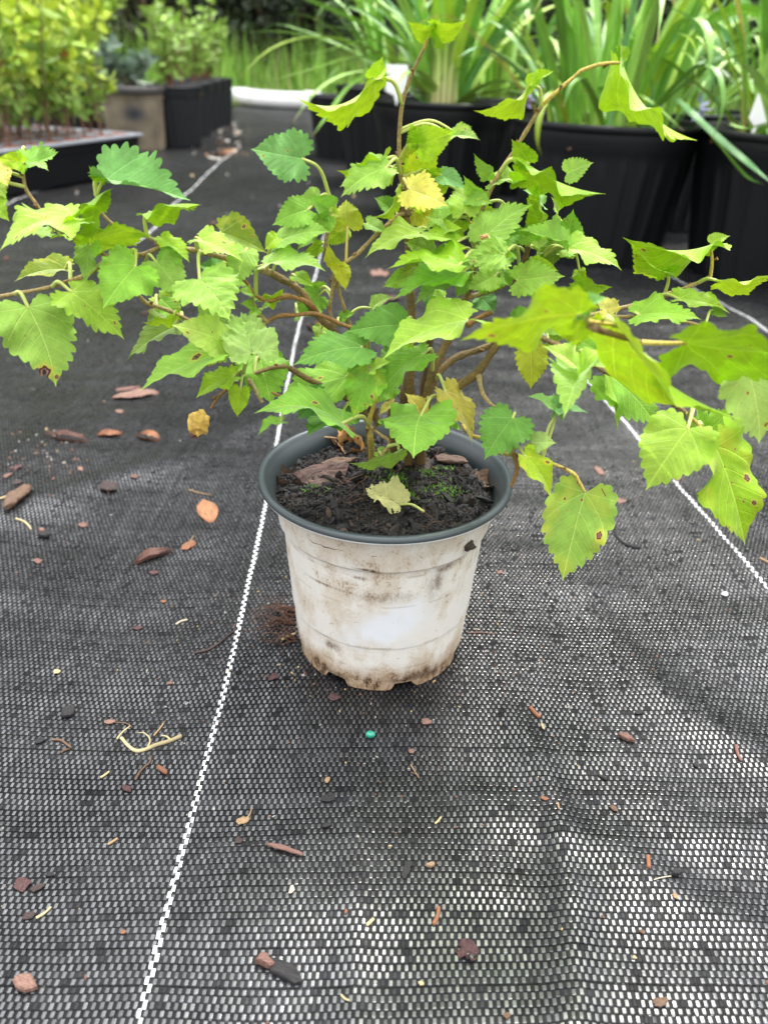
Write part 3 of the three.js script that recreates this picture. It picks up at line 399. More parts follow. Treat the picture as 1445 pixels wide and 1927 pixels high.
leaf('cool', 200, 338, 357, 377, 66, { fold: 0.42, dz: 0.04, dt: 0.0, cup: -0.25, wave: 0.1, at: [182, 368] });
leaf('lime', 198, 340, 168, 312, 18, { u: 1, fold: 0.4, dz: 0.042, at: [182, 368] });
leaf('lime', 281, 399, 378, 386, 28, { u: 1, fold: 0.35, dz: 0.03, curl: -0.08, at: [278, 447] });
leaf('lime', 304, 450, 357, 495, 34, { fold: 0.3, dz: 0.03 });
leaf('light', 377, 451, 457, 492, 44, { fold: 0.22, dz: 0.035 });
leaf('lime', 44, 307, -6, 298, 34, { fold: 0.25, dz: 0.04 });
leaf('mid', 44, 305, 110, 285, 26, { fold: 0.3, dz: 0.035, curl: -0.1 });
leaf('light', 50, 306, 92, 322, 20, { fold: 0.2, dz: 0.02 });
leaf('light', 58, 300, 82, 281, 16, { fold: 0.2, dz: 0.0 });
leaf('yellow', -6, 308, 16, 352, 46, { fold: 0.2, dz: 0.045, v: 4 });
leaf('light', -14, 340, 12, 374, 44, { fold: 0.2, dz: 0.045 });
leaf('lime', -26, 372, 18, 416, 60, { fold: 0.2, dz: 0.05 });
leaf('light', 98, 438, 40, 444, 18, { fold: 0.2, dz: 0.03 });
leaf('lime', 112, 445, 162, 456, 12, { fold: 0.2, dz: 0.025 });
leaf('lime', 328, 594, 268, 606, 20, { u: 1, fold: 0.2, dz: 0.035 });
leaf('pale', 421, 646, 324, 612, 74, { fold: 0.14, dz: 0.055, dt: 0.015, curl: 0.1, v: 5 });
leaf('pale', 477, 667, 455, 590, 106, { fold: 0.12, dz: 0.06, dt: -0.03, crinkle: 0.12, wave: 0.09, at: [458, 702] });
leaf('olive', 333, 612, 241, 677, 46, { fold: 0.25, dz: 0.01 });
leaf('mid', 300, 560, 345, 606, 50, { fold: 0.2, dz: 0.012, v: 4 });
leaf('light', 404, 668, 262, 738, 56, { fold: 0.26, dz: 0.06, dt: 0.01, v: 6, name: 'leaf with a round hole ringed in brown', at: [424, 676] });
leaf('gold', 415, 655, 382, 690, 40, { fold: 0.2, dz: 0.03 });
leaf('lime', 440, 708, 370, 749, 36, { fold: 0.2, dz: 0.045, at: [447, 708] });
leaf('lime', 453, 732, 447, 785, 44, { fold: 0.3, dz: 0.045, at: [458, 708] });
leaf('mid', 490, 672, 512, 762, 100, { fold: 0.16, dz: 0.018, dt: 0.02, at: [478, 700] });
leaf('deep', 447, 515, 372, 500, 52, { fold: 0.2, dz: 0.004 });
leaf('olive', 415, 437, 502, 476, 64, { fold: 0.3, dz: 0.02, v: 4, cup: -0.2, at: [400, 470] });
leaf('light', 462, 472, 444, 536, 62, { fold: 0.16, dz: 0.034, at: [470, 494] });
leaf('light', 500, 497, 612, 511, 52, { fold: 0.22, dz: 0.04, dt: 0.01, at: [482, 555] });
leaf('cool', 534, 480, 560, 494, 34, { fold: 0.3, dz: 0.02 });
leaf('light', 528, 452, 621, 437, 48, { fold: 0.26, dz: 0.03, at: [513, 478] });
leaf('lime', 522, 448, 499, 470, 34, { fold: 0.3, dz: 0.031, at: [513, 478] });
leaf('mid', 580, 394, 513, 424, 58, { fold: 0.22, dz: 0.025 });
leaf('mid', 616, 392, 580, 366, 52, { fold: 0.5, dz: 0.015, cup: -0.2 });
leaf('mid', 620, 404, 566, 428, 36, { u: 1, fold: 0.3, dz: 0.02, cup: -0.3 });
leaf('lime', 620, 376, 636, 406, 26, { u: 1, fold: 0.3, dz: 0.01 });
leaf('cool', 570, 299, 474, 281, 88, { fold: 0.16, dz: 0.02, dt: 0.0, v: 5, at: [622, 356], wave: 0.07 });
leaf('gold', 654, 428, 652, 376, 62, { u: 1, fold: 0.12, dz: 0.01, dt: -0.008, at: [651, 494], ratio: 0.85 });
leaf('lime', 648, 428, 608, 458, 40, { u: 1, fold: 0.2, dz: 0.0 });
leaf('lime', 602, 462, 570, 480, 26, { u: 1, fold: 0.25, dz: 0.005 });
leaf('gold', 636, 500, 618, 458, 34, { u: 1, fold: 0.3, dz: 0.014 });
leaf('gold', 637, 500, 650, 547, 36, { fold: 0.3, dz: 0.016 });
leaf('mid', 600, 556, 553, 594, 56, { fold: 0.2, dz: 0.0, u: 1 });
leaf('mid', 598, 548, 576, 532, 48, { fold: 0.2, dz: -0.004, u: 1 });
leaf('lime', 499, 566, 534, 543, 30, { u: 1, fold: 0.25, dz: 0.02 });
leaf('light', 478, 556, 448, 546, 18, { fold: 0.25, dz: 0.03 });
leaf('mid', 480, 578, 452, 572, 20, { fold: 0.25, dz: 0.028 });
leaf('mid', 486, 585, 466, 592, 18, { fold: 0.25, dz: 0.03 });
leaf('light', 494, 582, 510, 574, 12, { fold: 0.25, dz: 0.03 });
leaf('light', 606, 616, 596, 640, 30, { fold: 0.2, dz: 0.0 });
leaf('mid', 640, 600, 668, 590, 22, { fold: 0.2, dz: 0.006 });
// low middle
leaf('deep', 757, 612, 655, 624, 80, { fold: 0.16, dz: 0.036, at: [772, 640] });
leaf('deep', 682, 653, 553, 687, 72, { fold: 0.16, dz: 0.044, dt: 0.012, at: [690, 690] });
leaf('light', 880, 602, 722, 676, 70, { fold: 0.2, dz: 0.05, dt: 0.012, at: [848, 640] });
leaf('mid', 796, 666, 714, 748, 56, { fold: 0.22, dz: 0.036, at: [806, 700], curl: 0.1 });
leaf('lime', 776, 650, 742, 640, 24, { fold: 0.2, dz: 0.044 });
leaf('mid', 696, 697, 664, 787, 80, { fold: 0.22, dz: 0.05, v: 4, at: [719, 700] });
leaf('light', 700, 694, 735, 680, 30, { fold: 0.35, dz: 0.052, at: [719, 700] });
leaf('mid', 652, 709, 524, 757, 76, { fold: 0.14, dz: 0.012, dt: 0.01, v: 1, at: [690, 700] });
leaf('mid', 646, 797, 480, 779, 50, { fold: 0.26, dz: 0.055, v: 1, curl: 0.12, at: [694, 798], name: 'leaf with two brown spots above the rim' });
leaf('mid', 530, 793, 486, 821, 20, { fold: 0.3, dz: 0.05, curl: 0.15 });
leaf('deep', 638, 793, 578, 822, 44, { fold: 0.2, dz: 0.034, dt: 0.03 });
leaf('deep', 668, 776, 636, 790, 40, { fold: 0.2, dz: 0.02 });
leaf('mid', 791, 782, 778, 862, 148, { fold: 0.08, dz: 0.05, dt: 0.03, cup: 0.12, ratio: 0.9, lobe: 4, at: [822, 742], name: 'broad heart-shaped leaf over the soil' });
leaf('light', 752, 846, 658, 871, 26, { fold: 0.3, dz: 0.055, u: 1, at: [727, 838] });
leaf('light', 712, 850, 740, 868, 26, { fold: 0.3, dz: 0.048 });
leaf('ochre', 838, 737, 887, 839, 52, { fold: 0.16, dz: 0.03, at: [826, 720], v: 5, name: 'drooping leaf turned olive yellow' });
leaf('yellow', 800, 790, 762, 740, 44, { fold: 0.14, dz: 0.025, at: [812, 745] });
leaf('yellow', 740, 758, 714, 780, 18, { fold: 0.2, dz: 0.015 });
leaf('deep', 965, 786, 912, 864, 98, { fold: 0.15, dz: 0.05, dt: 0.015, ratio: 0.9 });
leaf('pale', 1000, 833, 1046, 834, 42, { fold: 0.12, dz: 0.056, ratio: 0.9, at: [985, 859], v: 5 });
leaf('lime', 988, 858, 1036, 937, 46, { fold: 0.2, dz: 0.066, v: 2, at: [960, 852] });
leaf('light', 1101, 927, 1058, 1091, 132, { fold: 0.12, dz: 0.066, dt: 0.012, v: 2, at: [1100, 926], curl: 0.05, name: 'large hanging leaf with brown spots, lowest on the right' });
leaf('cool', 1046, 779, 1107, 778, 22, { fold: 0.35, dz: 0.045, at: [1020, 866] });
leaf('cool', 1046, 778, 992, 746, 24, { fold: 0.35, dz: 0.042, at: [1020, 866] });
leaf('cool', 1048, 776, 1040, 740, 34, { fold: 0.2, dz: 0.035, free: 1 });
// right front
leaf('light', 1093, 702, 1060, 787, 104, { fold: 0.5, dz: 0.09, dt: 0.035, cup: -0.1, at: [1085, 668], v: 0 });
leaf('light', 1090, 700, 1020, 652, 44, { fold: 0.3, dz: 0.092, free: 1 });
leaf('light', 1098, 702, 1200, 662, 46, { fold: 0.35, dz: 0.092, free: 1 });
leaf('mid', 1146, 706, 1232, 800, 92, { fold: 0.16, dz: 0.055, at: [1139, 699] });
leaf('lime', 1140, 700, 1160, 808, 28, { fold: 0.25, dz: 0.058, free: 1 });
leaf('light', 1294, 806, 1216, 921, 136, { fold: 0.14, dz: 0.11, dt: 0.014, ratio: 0.9, at: [1294, 782], cup: 0.18 });
leaf('mid', 1318, 822, 1376, 768, 72, { fold: 0.14, dz: 0.06, at: [1310, 800] });
leaf('mid', 1316, 836, 1308, 764, 46, { fold: 0.3, dz: 0.058, at: [1310, 800] });
leaf('lime', 1346, 840, 1400, 1022, 90, { fold: 0.14, dz: 0.09, v: 4, at: [1344, 836] });
leaf('pale', 1404, 690, 1427, 834, 112, { fold: 0.14, dz: 0.11, v: 5, at: [1410, 600], free: 1 });
leaf('lime', 1290, 646, 1590, 650, 104, { fold: 0.2, dz: 0.13, u: 1, curl: 0.06, at: [1290, 646], v: 5 });
leaf('lime', 1158, 611, 1398, 789, 70, { u: 1, fold: 0.3, dz: 0.136, dt: 0.0, at: [1158, 611], curl: 0.05, bend: 0.35 });
leaf('lime', 1088, 592, 868, 640, 98, { u: 1, fold: 0.1, bend: 0.62, dz: 0.15, dt: 0.004, curl: 0.05, v: 5, at: [1100, 602], cup: 0.1 });
leaf('cool', 1088, 590, 1142, 560, 34, { fold: 0.3, dz: 0.146, free: 1 });
leaf('yellow', 1148, 612, 1118, 556, 40, { fold: 0.2, dz: -0.01, v: 4 });
leaf('light', 1030, 596, 1100, 632, 56, { fold: 0.16, dz: 0.03 });
leaf('mid', 966, 604, 1036, 618, 50, { fold: 0.16, dz: 0.018 });
leaf('gold', 998, 654, 998, 732, 60, { fold: 0.25, dz: 0.035, at: [960, 660] });
leaf('mid', 1092, 642, 1152, 682, 56, { fold: 0.3, dz: 0.05 });
leaf('light', 1100, 628, 1128, 650, 40, { fold: 0.4, dz: 0.04 });
leaf('mid', 1200, 592, 1318, 602, 46, { fold: 0.22, dz: 0.0 });
leaf('light', 1277, 563, 1372, 590, 32, { fold: 0.26, dz: -0.02, v: 5, at: [1232, 575] });
leaf('light', 1340, 584, 1368, 596, 22, { fold: 0.4, dz: -0.02 });
leaf('lime', 1353, 530, 1462, 512, 28, { fold: 0.3, dz: -0.02, u: 1, at: [1320, 548] });
leaf('lime', 1253, 512, 1189, 459, 34, { u: 1, fold: 0.4, dz: -0.02, at: [1250, 556], v: 5 });
leaf('lime', 1253, 512, 1283, 494, 24, { u: 1, fold: 0.3, dz: -0.02, free: 1 });
leaf('lime', 1336, 460, 1173, 446, 44, { u: 1, fold: 0.4, dz: -0.026, curl: 0.14, v: 5, at: [1336, 462] });
leaf('light', 1336, 458, 1373, 444, 32, { fold: 0.3, dz: -0.026, free: 1, curl: 0.2 });
// upper right
leaf('lime', 993, 308, 1138, 364, 46, { u: 1, fold: 0.42, dz: 0.012, at: [946, 326], curl: 0.08 });
leaf('lime', 995, 306, 962, 262, 46, { u: 1, fold: 0.2, dz: 0.011, free: 1 });
leaf('light', 1066, 326, 1116, 306, 46, { fold: 0.2, dz: 0.004, free: 1 });
leaf('light', 932, 330, 892, 289, 28, { fold: 0.35, dz: -0.004, u: 1 });
leaf('light', 926, 342, 996, 340, 32, { fold: 0.3, dz: 0.0 });
leaf('lime', 1171, 118, 1310, 262, 50, { fold: 0.34, dz: 0.018, at: [1171, 118], curl: 0.12, u: 1 });
leaf('lime', 1174, 116, 1157, 86, 26, { fold: 0.3, dz: 0.018, free: 1 });
leaf('lime', 997, 161, 892, 207, 44, { u: 1, fold: 0.25, dz: 0.014, at: [1016, 202], curl: 0.12 });
leaf('lime', 998, 160, 1042, 134, 34, { fold: 0.5, dz: 0.012, free: 1 });
leaf('lime', 816, 52, 766, 38, 36, { fold: 0.3, dz: 0.02, curl: 0.22, at: [815, 53], u: 1 });
leaf('lime', 816, 52, 878, 36, 42, { fold: 0.3, dz: 0.02, curl: 0.2, free: 1, u: 1 });
leaf('lime', 818, 56, 841, 94, 18, { fold: 0.3, dz: 0.022, free: 1, u: 1 });
leaf('lime', 705, 148, 556, 180, 48, { u: 1, fold: 0.36, dz: 0.014, curl: 0.16, at: [756, 193] });
leaf('lime', 704, 146, 720, 106, 40, { fold: 0.3, dz: 0.012, free: 1, u: 1 });
leaf('lime', 788, 273, 860, 246, 62, { u: 1, fold: 0.2, dz: 0.014, curl: 0.12, at: [756, 300] });
leaf('lime', 790, 270, 770, 232, 46, { u: 1, fold: 0.2, dz: 0.014, free: 1 });
leaf('light', 850, 256, 902, 264, 30, { fold: 0.4, dz: 0.008, v: 4 });
leaf('light', 858, 250, 888, 238, 18, { fold: 0.4, dz: 0.004 });
leaf('lime', 724, 299, 634, 320, 44, { u: 1, fold: 0.25, dz: 0.014, v: 5, at: [752, 325], curl: 0.1 });
leaf('light', 726, 316, 643, 370, 56, { fold: 0.16, dz: 0.024, at: [752, 330] });
leaf('lime', 778, 330, 826, 268, 58, { u: 1, fold: 0.15, dz: -0.004, at: [760, 345], v: 4 });
leaf('gold', 772, 300, 764, 268, 34, { u: 1, fold: 0.15, dz: -0.01, at: [760, 345] });
leaf('lime', 736, 320, 738, 350, 22, { u: 1, fold: 0.2, dz: 0.006 });
leaf('yellow', 769, 356, 842, 388, 64, { fold: 0.12, dz: 0.018, at: [762, 352], name: 'pale yellow leaf on the upright stem', ratio: 0.85 });
leaf('lime', 746, 360, 700, 408, 22, { u: 1, fold: 0.45, dz: 0.008, curl: 0.18 });
leaf('light', 874, 400, 868, 346, 66, { fold: 0.14, dz: 0.014, dt: -0.012, ratio: 0.85, at: [876, 425] });
leaf('light', 906, 454, 1002, 386, 70, { fold: 0.14, dz: 0.02, dt: -0.005, at: [893, 470] });
leaf('mid', 905, 370, 872, 330, 40, { fold: 0.4, dz: 0.006, u: 1 });
leaf('cool', 830, 330, 876, 356, 40, { fold: 0.4, dz: 0.004 });
leaf('lime', 862, 455, 782, 444, 36, { fold: 0.2, dz: 0.018, at: [893, 470] });
leaf('lime', 872, 436, 846, 414, 34, { fold: 0.2, dz: 0.004 });
leaf('light', 788, 440, 689, 485, 40, { fold: 0.24, dz: 0.02, curl: 0.1, at: [772, 500] });
leaf('lime', 866, 499, 730, 506, 48, { fold: 0.22, dz: 0.034, curl: 0.1, v: 5, at: [893, 500] });
leaf('light', 948, 478, 868, 492, 62, { fold: 0.16, dz: 0.045, crinkle: 0.12, v: 5, at: [1010, 545] });
leaf('lime', 930, 470, 966, 482, 40, { u: 1, fold: 0.3, dz: 0.036 });
leaf('mid', 870, 512, 740, 564, 58, { fold: 0.24, dz: 0.024, at: [880, 545] });
leaf('light', 846, 530, 782, 572, 30, { fold: 0.24, dz: 0.02 });
leaf('olive', 792, 500, 752, 518, 40, { fold: 0.2, dz: 0.004 });
leaf('mid', 946, 506, 900, 556, 64, { fold: 0.2, dz: 0.0 });
leaf('mid', 880, 520, 858, 560, 36, { fold: 0.2, dz: 0.0 });
leaf('light', 972, 528, 1062, 520, 62, { fold: 0.16, dz: 0.024, at: [978, 520] });
leaf('mid', 862, 386, 800, 434, 34, { fold: 0.2, dz: 0.004 });
leaf('gold', 778, 396, 834, 424, 52, { fold: 0.2, dz: -0.014 });
leaf('lime', 846, 590, 866, 574, 24, { u: 1, fold: 0.3, dz: 0.02 });
leaf('lime', 1024, 410, 1012, 340, 28, { fold: 0.4, dz: 0.0, u: 1 });
leaf('cool', 1020, 384, 984, 358, 20, { fold: 0.3, dz: -0.006 });
leaf('light', 1046, 404, 1036, 370, 16, { fold: 0.4, dz: -0.006 });
leaf('lime', 1030, 440, 998, 380, 36, { u: 1, fold: 0.3, dz: 0.006 });
leaf('mid', 1062, 466, 1078, 394, 72, { fold: 0.2, dz: -0.004, v: 5 });
leaf('lime', 1068, 470, 1116, 448, 40, { fold: 0.3, dz: -0.006 });
leaf('light', 1064, 468, 976, 434, 44, { fold: 0.5, dz: 0.02, curl: 0.1, at: [1010, 490] });
leaf('mid', 984, 446, 1034, 440, 40, { fold: 0.4, dz: 0.014 });
leaf('light', 1068, 468, 1168, 509, 44, { fold: 0.2, dz: 0.012, at: [1010, 490] });
leaf('olive', 1040, 468, 1040, 500, 52, { u: 1, fold: 0.3, dz: 0.0 });
leaf('lime', 1084, 528, 1152, 540, 40, { fold: 0.5, dz: 0.006, u: 1, at: [1050, 560] });
leaf('lime', 1090, 510, 1098, 548, 30, { fold: 0.3, dz: 0.002, u: 1 });
leaf('mid', 960, 400, 930, 430, 30, { fold: 0.3, dz: -0.004 });
leaf('lime', 900, 440, 924, 424, 26, { fold: 0.3, dz: 0.0 });
// leaves filling the heart of the bush
leaf('light', 690, 330, 640, 352, 30, { fold: 0.2, dz: 0.0 });
leaf('lime', 800, 330, 834, 316, 30, { u: 1, fold: 0.2, dz: 0.0 });
leaf('mid', 740, 396, 704, 372, 34, { fold: 0.2, dz: -0.01 });
leaf('light', 850, 420, 800, 408, 36, { fold: 0.2, dz: 0.01 });
leaf('mid', 930, 452, 1000, 440, 46, { fold: 0.2, dz: 0.0 });
leaf('light', 812, 478, 760, 456, 44, { fold: 0.2, dz: 0.0 });
leaf('lime', 900, 404, 950, 420, 40, { fold: 0.2, dz: -0.006 });
leaf('mid', 856, 476, 800, 486, 44, { fold: 0.2, dz: 0.004 });
leaf('light', 1010, 470, 1060, 430, 50, { fold: 0.2, dz: -0.01 });
leaf('mid', 1000, 540, 1060, 560, 44, { fold: 0.2, dz: 0.0 });
leaf('mid', 838, 560, 796, 594, 40, { fold: 0.2, dz: -0.006 });
leaf('light', 590, 430, 560, 470, 36, { fold: 0.2, dz: 0.012 });
leaf('lime', 780, 392, 800, 362, 40, { u: 1, fold: 0.2, dz: -0.012 });
leaf('mid', 1050, 600, 1110, 590, 36, { fold: 0.2, dz: 0.01 });
leaf('light', 1030, 640, 1070, 630, 30, { fold: 0.2, dz: 0.03 });
leaf('mid', 420, 520, 470, 540, 40, { fold: 0.2, dz: 0.012 });
leaf('light', 410, 620, 370, 570, 60, { fold: 0.2, dz: 0.03 });
leaf('light', 690, 420, 730, 440, 26, { fold: 0.3, dz: 0.004 });
leaf('lime', 838, 345, 800, 360, 30, { u: 1, fold: 0.2, dz: 0.002 });
leaf('light', 880, 372, 926, 384, 34, { fold: 0.3, dz: 0.01 });
leaf('lime', 820, 440, 870, 430, 34, { fold: 0.3, dz: 0.012 });
leaf('mid', 770, 520, 720, 540, 40, { fold: 0.3, dz: 0.0 });
leaf('light', 930, 520, 880, 545, 46, { fold: 0.2, dz: 0.014 });
leaf('mid', 960, 470, 920, 505, 44, { fold: 0.3, dz: 0.0 });
leaf('lime', 1000, 500, 1050, 510, 40, { fold: 0.3, dz: 0.02 });
leaf('mid', 820, 610, 780, 630, 34, { fold: 0.3, dz: -0.006 });
leaf('light', 700, 580, 740, 560, 30, { fold: 0.3, dz: 0.0 });
leaf('lime', 556, 520, 590, 540, 28, { fold: 0.3, dz: 0.02 });
leaf('mid', 470, 640, 430, 600, 50, { fold: 0.2, dz: 0.03 });
leaf('light', 240, 470, 220, 520, 40, { fold: 0.2, dz: 0.03 });
leaf('mid', 330, 470, 300, 520, 44, { fold: 0.2, dz: 0.03 });
leaf('light', 600, 370, 560, 385, 40, { fold: 0.3, dz: 0.014 });
leaf('mid', 740, 730, 700, 760, 40, { fold: 0.3, dz: 0.01 });
leaf('deep', 610, 745, 560, 790, 60, { fold: 0.2, dz: 0.024 });
// inner leaves low among the stems
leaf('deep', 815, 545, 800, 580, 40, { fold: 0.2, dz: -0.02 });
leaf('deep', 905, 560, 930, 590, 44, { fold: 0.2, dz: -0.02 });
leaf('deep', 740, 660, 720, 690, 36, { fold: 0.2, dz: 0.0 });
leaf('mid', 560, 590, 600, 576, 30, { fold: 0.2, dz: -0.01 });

// the withered leaf on the lowest left twig
M.withered = phys({ color: col(1, 1, 1), map: texOf(128, 128, (u, v) => { const k = fbm(u * 5, v * 5, 3, 4), d = sstep(0.1, 0.5, fbm(u * 3 + 7, v * 3, 6, 3)); return [lerp(216 + 40 * k, 120, d), lerp(178 + 40 * k, 74, d), lerp(84 + 50 * k, 30, d)]; }, true), roughness: 0.7, transmission: 0.25, thickness: 0 });
M.dryLeaf = phys({ color: col(1, 1, 1), map: texOf(128, 128, (u, v) => { const k = fbm(u * 6, v * 6, 3, 4); return [168 + 70 * k, 128 + 70 * k, 74 + 60 * k]; }, true), roughness: 0.75, transmission: 0.15, thickness: 0 });
function crumpled(parent, name, c, rx, ry, rz, m, seed, part = 1) { const g = new THREE.SphereGeometry(1, 30, 20, 0, Math.PI * 2 * part, 0.15, 2.6), p = g.attributes.position; for (let i = 0; i < p.count; i++) { const x = p.getX(i), y = p.getY(i), z = p.getZ(i), a = Math.atan2(z, x), k = 1 + 0.42 * n3(x * 2 + seed, y * 1.6, z * 2) + 0.16 * n3(x * 6, y * 5 + seed, z * 6) - 0.12 * Math.abs(Math.sin(a * 3 + y * 2)); p.setXYZ(i, x * k * rx, y * k * ry, z * k * rz); } g.computeVertexNormals(); g.translate(c.x, c.y, c.z); return mesh(name, g, m, parent); }
crumpled(plant, 'withered_leaf', toPlant(at(374, 795, 0.042)), 0.0065, 0.0075, 0.006, M.withered, 3, 0.82).userData.label = 'crumpled dead yellow-brown leaf hanging from the lowest left twig';
crumpled(plant, 'withered_leaf', toPlant(at(368, 818, 0.04)), 0.0032, 0.002, 0.003, std({ color: col(0.09, 0.04, 0.025), roughness: 0.8 }), 7, 0.9);
crumpled(plant, 'withered_leaf', toPlant(at(911, 446, 0.03)), 0.0024, 0.0014, 0.002, M.dryLeaf, 9, 0.9);
// buds at nodes of the stems
{
  const r = rng(77); let last = null; for (const q of samples) { if (r() > 0.055 || (last && last.p.distanceTo(q.p) < 0.012)) continue; last = q; const g = new THREE.ConeGeometry(0.0011, 0.0036, 6); g.rotateZ(r() * 6.28).rotateY(r() * 6.28); const c = toPlant(q.p).add(V((r() - 0.5) * 2, (r() - 0.2), (r() - 0.5) * 2).setLength(q.r + 0.0006)); g.translate(c.x, c.y, c.z); mesh('bud', g, M.barkOrange, plant); }
}

// ---------- beyond the fabric: lawn, white pipe, grass, trees ----------
{
  M.earth = std({ map: texOf(256, 256, (u, v) => { const k = fbm(u * 8, v * 8, 3, 4); return [84 + 50 * k, 86 + 50 * k, 44 + 30 * k]; }, true), roughness: 1 }); M.earth.map.repeat.set(40, 40);
  const g = new THREE.PlaneGeometry(160, 160, 80, 80); g.rotateX(-Math.PI / 2); const p = g.attributes.position; for (let i = 0; i < p.count; i++) p.setY(i, -0.05 + 0.02 * n3(p.getX(i) * 0.3, p.getZ(i) * 0.3)); g.computeVertexNormals(); g.translate(0, 0, -20);
  tag(mesh('ground', g, M.earth), 'earth and thin turf around the nursery floor', null, null, 'structure');
  const a = onGround(330, 186), b = onGround(598, 207), d = b.clone().sub(a).normalize(), e = b.clone(), s = a.clone().addScaledVector(d, -0.4);
  const n = 40, pts = [], rad = []; for (let i = 0; i <= n; i++) { const q = s.clone().lerp(e, i / n); q.y = 0.055 + groundHeight(q.x, q.z) + 0.004 * n3(i * 0.3, 2); pts.push(q); rad.push(0.054); }
  const pipe = thing('white_pipe', V(0, 0, 0), 'long white plastic pipe lying along the far edge of the fabric', 'pipe');
  M.pipe = std({ color: col(0.84, 0.83, 0.8), roughness: 0.4 }); mesh('pipe_body', tube(pts, rad, 24, 1), M.pipe, pipe);
  const ring = tube([e.clone().addScaledVector(d, -0.10).setY(0.055), e.clone().addScaledVector(d, 0.012).setY(0.055)], [0.06, 0.06], 24, 2); mesh('pipe_end', ring, M.pipe, pipe);
}
{
  const blade = (() => { const pos = [], idx = []; for (let i = 0; i <= 4; i++) { const t = i / 4, w = 0.5 * (1 - t * t * 0.95), b = 0.32 * t * t; pos.push(-w, t, b, w, t, b); } for (let i = 0; i < 4; i++) { const a = i * 2; idx.push(a, a + 1, a + 2, a + 2, a + 1, a + 3); } return geo(pos, idx); })();
  const r = rng(5), mats = [], cols = [];
  const put = (x, z, h, w, dry) => { mats.push(pose(V(x, -0.04, z), turned(r() * 6.28, (r() - 0.5) * 0.5, (r() - 0.5) * 0.3), V(w, h, h))); const k = 0.55 + 0.95 * r(); cols.push(r() < dry ? col(0.5 * k, 0.47 * k, 0.18 * k) : col(0.24 * k, 0.44 * k, 0.05 * k)); };
  for (let i = 0; i < 22000; i++) { const z = -6.3 - 4.5 * r() ** 1.4, x = -5 + 8 * r(), tall = 0.5 + 0.5 * n3(x * 1.1 + 7, z * 1.1), far = sstep(-6.3, -7.6, z); put(x, z, (0.06 + 0.1 * r()) * (1 - far) + far * (0.16 + 0.42 * tall * r() + 0.06 * r()), 0.006 + 0.007 * r(), 0.22 * (1 - far) + 0.06); }
  for (let i = 0; i < 14000; i++) { const z = -7.0 - 2.6 * r(), x = -5.5 + 7 * r(), clumpy = n3(x * 1.6 + 3, z * 1.6, 6); if (clumpy < -0.1 - 0.3 * r()) continue; put(x, z, 0.35 + 0.45 * (0.5 + clumpy) * r(), 0.008 + 0.008 * r(), 0.05); }
  tag(instanced('grass', blade, phys({ color: 0xffffff, roughness: 0.8, transmission: 0.35, thickness: 0 }), mats, cols), 'long green grass growing between the pipe and the trees', 'grass', null, 'stuff');
}
const leafQuad = (() => { const pos = [0, 0, 0, -0.3, 0.35, 0.05, 0, 0.4, -0.04, 0.3, 0.35, 0.05, -0.22, 0.72, 0, 0, 0.75, -0.08, 0.22, 0.72, 0, 0, 1, -0.12]; return geo(pos, [0, 2, 1, 0, 3, 2, 1, 2, 4, 4, 2, 5, 2, 3, 6, 2, 6, 5, 4, 5, 7, 5, 6, 7]); })();
M.foliage = phys({ color: 0xffffff, roughness: 0.7, transmission: 0.3, thickness: 0 });
M.trunk = std({ map: texOf(128, 256, (u, v) => { const k = fbm(u * 12, v * 6, 3, 4); return [92 + 70 * k, 76 + 60 * k, 60 + 50 * k]; }, true), roughness: 0.95 }); M.trunk.map.repeat.set(3, 1);
